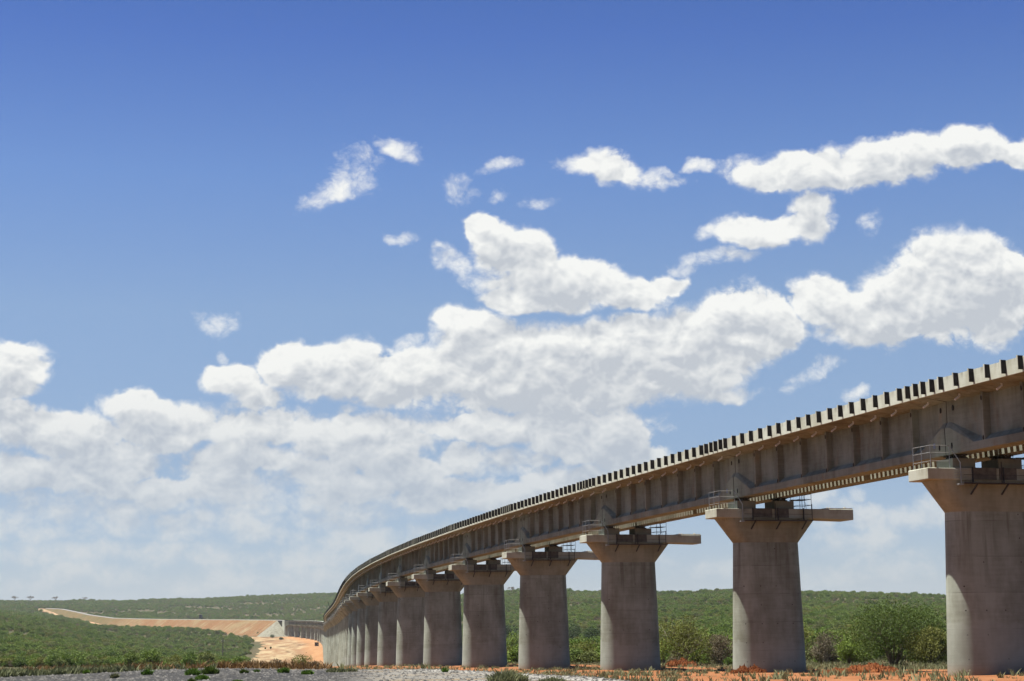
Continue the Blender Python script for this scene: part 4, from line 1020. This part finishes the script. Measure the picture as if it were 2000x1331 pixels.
# bare trees standing on the skyline
def bare_tree(seed, h, w, leaf=True):
    r = np.random.default_rng(seed); root = empty('bare_tree', (0, 0, 0)); mb = MB(); tips = []
    def grow(a, v, ln, rad_, dep):
        b = a + v * ln; mb.tube(a, b, rad_, 6, rad_ * .65); tips.append(b)
        if dep == 0: return
        for _ in range(3):
            q_ = (v * .6 + Vector(r.normal(size=3)) * .62); q_.z = abs(q_.z) * .6 + .1; q_.normalize(); q_.x *= w / h * 1.1
            grow(b, q_.normalized(), ln * .62, rad_ * .6, dep - 1)
    mt = MB()
    mt.tube((0, 0, -1), (0, 0, h * .35), h * .045, 8, h * .03); mt.build('trunk', M['bark'], root)
    for k in range(4):
        v = Vector((math.cos(k * 1.6 + seed) * .8 * w / h, math.sin(k * 1.6 + seed) * .8, .8)).normalized(); grow(Vector((0, 0, h * .33)), v, h * .27, h * .022, 3)
    mb.build('branches', M['bark'], root)
    T = np.array([tuple(t) for t in tips]); T = np.repeat(T, 9, 0) + r.normal(0, h * .03, (len(T) * 9, 3))
    V, Fc, tn = leaf_cloud(T, h * .035, r, r.random(len(T))); link(bpy.data.objects.new('crown', raw_mesh('crown', V, Fc, tn, FM['grey'])), root)
    return root
for i, (x, y, h, w, lab) in enumerate([(62, 1178, 13, 12, 'bare tree on the left skyline, upright with a round grey crown'), (111, 1177, 12, 17, 'flat topped bare tree on the left skyline, wider than the one beside it'),
                                       (32, 1181, 13, 14, 'dark tangled tree at the far left end of the skyline'), (168, 1177, 9, 13, 'small domed tree on the skyline above the start of the embankment'), (993, 1163, 14, 15, 'lone bare tree on the skyline between the fourth and fifth piers')]):
    dd = 4450 if x < 500 else 2600; X = (x - 1000) / F_PX * dd; s_ = dd / F_PX
    ro = bare_tree(60 + i, h * s_ * 1.15, w * s_); ro.location = (X, dd, gz(X, dd) + 1.0 if x < 500 else gz(X, dd)); tag(ro, lab, 'tree', 'bare trees on the skyline')

# loose stones on the gravel
r = np.random.default_rng(77); n = 14000
px = r.uniform(-150, 1300, n); Y = edge_r(px) - r.uniform(0, 1, n) ** 1.3 * 32 + .3; X = (px - 1000) / F_PX * Y; m = Y > 50; X, Y = X[m], Y[m]; n = len(X)
T6 = np.array([[1, 0, 0], [-.5, .87, 0], [-.5, -.87, 0], [.2, .1, .55]])
sz = (r.uniform(0, 1, n) ** 4 * .09 + .018)[:, None, None]; a = r.uniform(0, 6.28, n); ca, sa_ = np.cos(a), np.sin(a)
V = T6[None] * sz * r.uniform(.6, 1.4, (n, 4, 3)); V = np.stack([V[..., 0] * ca[:, None] - V[..., 1] * sa_[:, None], V[..., 0] * sa_[:, None] + V[..., 1] * ca[:, None], V[..., 2]], -1)
V += np.stack([X, Y, ground_z(X, Y)], 1)[:, None]
Fc = (np.arange(n)[:, None, None] * 4 + np.array([[0, 1, 3], [1, 2, 3], [2, 0, 3]])[None]).reshape(-1, 3)
mS, tS, bS = new_mat('loose stone', .9, .2); aS = tS.n.new('ShaderNodeAttribute'); aS.attribute_name = 'tone'; tS.put(bS.inputs['Base Color'], tS.mix(aS.outputs['Fac'], (.02, .02, .02, 1), (.085, .083, .08, 1)))
tag(link(bpy.data.objects.new('loose_stones', raw_mesh('loose_stones', V.reshape(-1, 3), Fc, np.repeat(r.random(n), 4), mS))), 'loose grey stones and rubble lying on the gravel', kind='stuff')

# ------------------------------------------------------------------ small man-made things
# utility pole
p = spot(435, 1292, 500); sc_ = p.y / F_PX; H = 44 * sc_
r = empty('utility_pole', p); tag(r, 'dark wooden utility pole with a crossarm rising from the scrub left of the valley', 'utility pole')
M['creosote'] = plain('dark timber', (.07, .055, .045), .9)
mb = MB(); mb.tube((0, 0, -1), (0, 0, H), .30, 8, .24); mb.build('pole', M['creosote'], r)
mb = MB(); mb.box(-.9, .9, -.08, .08, H * .86, H * .86 + .16); mb.build('crossarm', M['creosote'], r)
for x in (-.8, 0, .8):
    z = H * .86 + .16 if x else H
    mb = MB(); mb.tube((x, 0, z), (x, 0, z + .38), .15, 8, .10); mb.build('insulator', M['sheet'], r)
# dark slanting boom behind the deck
k = 27; c = CL[k]; sc_ = c[1] / F_PX
r = empty('crane_boom', (c[0] + 1.0, c[1] + 3, c[2] + 4.4)); tag(r, 'dark slanting boom sticking up behind the bend of the viaduct', 'boom')
b0 = Vector((2.0, 0, -.1)); 
def at_px(x, y, dist):
    d = CR * ((x - 1000) / F_PX) - CU * ((y - 665.5) / F_PX) + CF; return Vector((d.x, d.y, d.z)) * (dist / d.y)
B0 = at_px(648, 1200, c[1] + 3); B1 = at_px(640.5, 1176, c[1] + 3); r.location = B0
mb = MB(); v = B1 - B0
for o_ in ((-.14, -.14), (.14, -.14), (.14, .14), (-.14, .14)): mb.tube((o_[0], o_[1], 0), tuple(v + Vector((o_[0] * .6, o_[1] * .6, 0))), .06, 5)
for q_ in range(8):
    t0, t1 = q_ / 8, (q_ + 1) / 8; s_ = 1 if q_ % 2 else -1
    for yy in (-.14, .14): mb.tube(tuple(v * t0 + Vector((.14 * s_, yy, 0))), tuple(v * t1 + Vector((-.14 * s_, yy, 0))), .04, 4)
mb.build('lattice', M['darksteel'], r)
mb = MB(); mb.box(-.5, .5, -.5, .5, -.7, .05); mb.build('foot', M['darksteel'], r)
# machine on the embankment
E3 = at_px(392, 1212, 2250); bi = min(range(2, len(EPTS) - 1), key=lambda i: abs((EPTS[i][0] / EPTS[i][1]) - (E3.x / E3.y)))
pt = EPTS[bi]; r = empty('track_machine', (pt[0], pt[1], pt[2] + .65), -math.atan2(EPTS[bi + 1][0] - pt[0], EPTS[bi + 1][1] - pt[1]) + rad(50)); tag(r, 'dark boxy work machine standing on the crest of the embankment', 'machine')
mb = MB(); mb.box(-2.6, 2.6, -1.5, 1.5, .9, 1.5); mb.build('chassis', M['darksteel'], r)
mb = MB(); mb.loft([[(-2.5, -1.4, 1.5), (1.2, -1.4, 1.5), (1.2, 1.4, 1.5), (-2.5, 1.4, 1.5)], [(-2.5, -1.4, 5.2), (.9, -1.4, 5.6), (.9, 1.4, 5.6), (-2.5, 1.4, 5.2)]]); mb.build('body', plain('dark paint', (.06, .055, .06), .5), r, bevel=.1)
mb = MB(); mb.box(-2.4, .7, -1.3, 1.3, 5.62, 5.9); mb.build('roof', M['sheet'], r)
mb = MB(); mb.loft([[(1.25, -1.3, 1.5), (2.6, -1.3, 1.5), (2.6, 1.3, 1.5), (1.25, 1.3, 1.5)], [(1.25, -1.3, 4.0), (2.1, -1.3, 4.0), (2.1, 1.3, 4.0), (1.25, 1.3, 4.0)]]); mb.build('cab', M['darksteel'], r)
for x in (-1.9, 1.9):
    for y in (-1.2, 1.2):
        mb = MB(); mb.tube((x, y - .12, .48), (x, y + .12, .48), .48, 14); mb.build('wheel', M['black'], r)
# site cabin at the foot of the far piers
p = spot(621, 1262, 1200); s_ = p.y / F_PX; W_, H_ = 7.5 * s_, 7.5 * s_
r = empty('site_cabin', (p.x - .5, p.y - 6, gz(p.x - .5, p.y - 6) - .1), rad(8)); tag(r, 'dark brown site cabin at the foot of the distant piers', 'cabin')
mb = MB(); mb.box(-W_ / 2, W_ / 2, -1.3, 1.3, .2, H_ * .92); mb.build('wall', plain('brown sheet metal', (.06, .035, .03), .7), r, bevel=.05)
mb = MB(); mb.box(-W_ / 2 - .15, W_ / 2 + .15, -1.5, 1.5, H_ * .92, H_); mb.build('roof', M['darksteel'], r)
mb = MB(); mb.box(-.5, .45, -1.36, -1.305, .25, 2.1); mb.build('door', M['black'], r)
mb = MB(); mb.box(.8, 1.3, -1.35, -1.305, 1.3, 2.0); mb.build('window', M['steel'], r)
mb = MB(); 
for x in (-W_ / 2 + .2, W_ / 2 - .2): mb.box(x - .15, x + .15, -1.2, 1.2, -.4, .2)
mb.build('skid', M['darksteel'], r)
# heaps of red soil
def mound(x, y, w, h, seed, lab, dep=1.0):
    p = spot(x, y, 60); s_ = p.y / F_PX; W_, H_ = w * s_, h * s_; r = np.random.default_rng(seed); nx, ny = 60, 26; V = []; F_ = []
    for j in range(ny):
        for i in range(nx):
            u = i / (nx - 1) * 2 - 1; v = j / (ny - 1) * 2 - 1; e = max(0, 1 - u * u) * max(0, 1 - v * v)
            z = H_ * (e ** .7) * (.55 + .45 * math.sin(u * 5 + seed) * math.sin(v * 2 + u * 3 + seed)) + (e > .02) * abs(r.normal()) * H_ * .22
            X, Y = p.x + u * W_ / 2, p.y + v * W_ / 4 * dep; V.append((u * W_ / 2, v * W_ / 4 * dep, gz(X, Y) - p.z + max(z, 0) - (.05 if e <= .02 else 0)))
    for j in range(ny - 1):
        for i in range(nx - 1): a = j * nx + i; F_.append((a, a + 1, a + nx + 1, a + nx))
    me = bpy.data.meshes.new('soil_mound'); me.from_pydata(V, [], F_); me.materials.append(M['redsoil'])
    o = link(bpy.data.objects.new('soil_mound', me)); o.location = p; tag(o, lab, 'soil heap', 'heaps of red soil'); return o
m_, t_, b_ = new_mat('red soil', .95, .1); tc_ = t_.n.new('ShaderNodeTexCoord').outputs['Object']
t_.put(b_.inputs['Base Color'], t_.mix(t_.step(t_.noise(tc_, 4, 5, .7), .4, .65), (.09, .026, .009, 1), (.21, .08, .03, 1))); M['redsoil'] = m_
mound(1700, 1314, 110, 15, 1, 'long dark red soil heap between the two nearest piers')
mound(1636, 1315, 70, 8, 2, 'low red soil ridge trailing left from the long heap')
mound(1462, 1315, 70, 12, 3, 'red soil banked against the left foot of the second pier', .5)
mound(1330, 1303, 60, 13, 4, 'reddish heap at the right foot of the third pier')
mound(1120, 1296, 26, 12, 5, 'small bright orange heap behind the viaduct between third and fourth piers')

# ------------------------------------------------------------------ haze
def haze():
    mb = MB(); mb.box(-6900, 6900, -6900, 6900, -60, 150); me = mb.mesh('haze', [])
    m = bpy.data.materials.new('haze'); m.use_nodes = True; t = NT(m.node_tree); t.n.remove(t.n['Principled BSDF'])
    v = t.n.new('ShaderNodeVolumePrincipled'); v.inputs['Color'].default_value = (.78, .87, 1.0, 1); v.inputs['Density'].default_value = 2.6e-5; v.inputs['Anisotropy'].default_value = .2
    t.l.new(v.outputs[0], t.n['Material Output'].inputs['Volume'])
    me.materials.clear(); me.materials.append(m); o = link(bpy.data.objects.new('haze', me)); tag(o, 'thin blue haze over the far hills', kind='stuff')
haze()
for o in ROOTS: o.location.z += EYE
cam.location.z += EYE
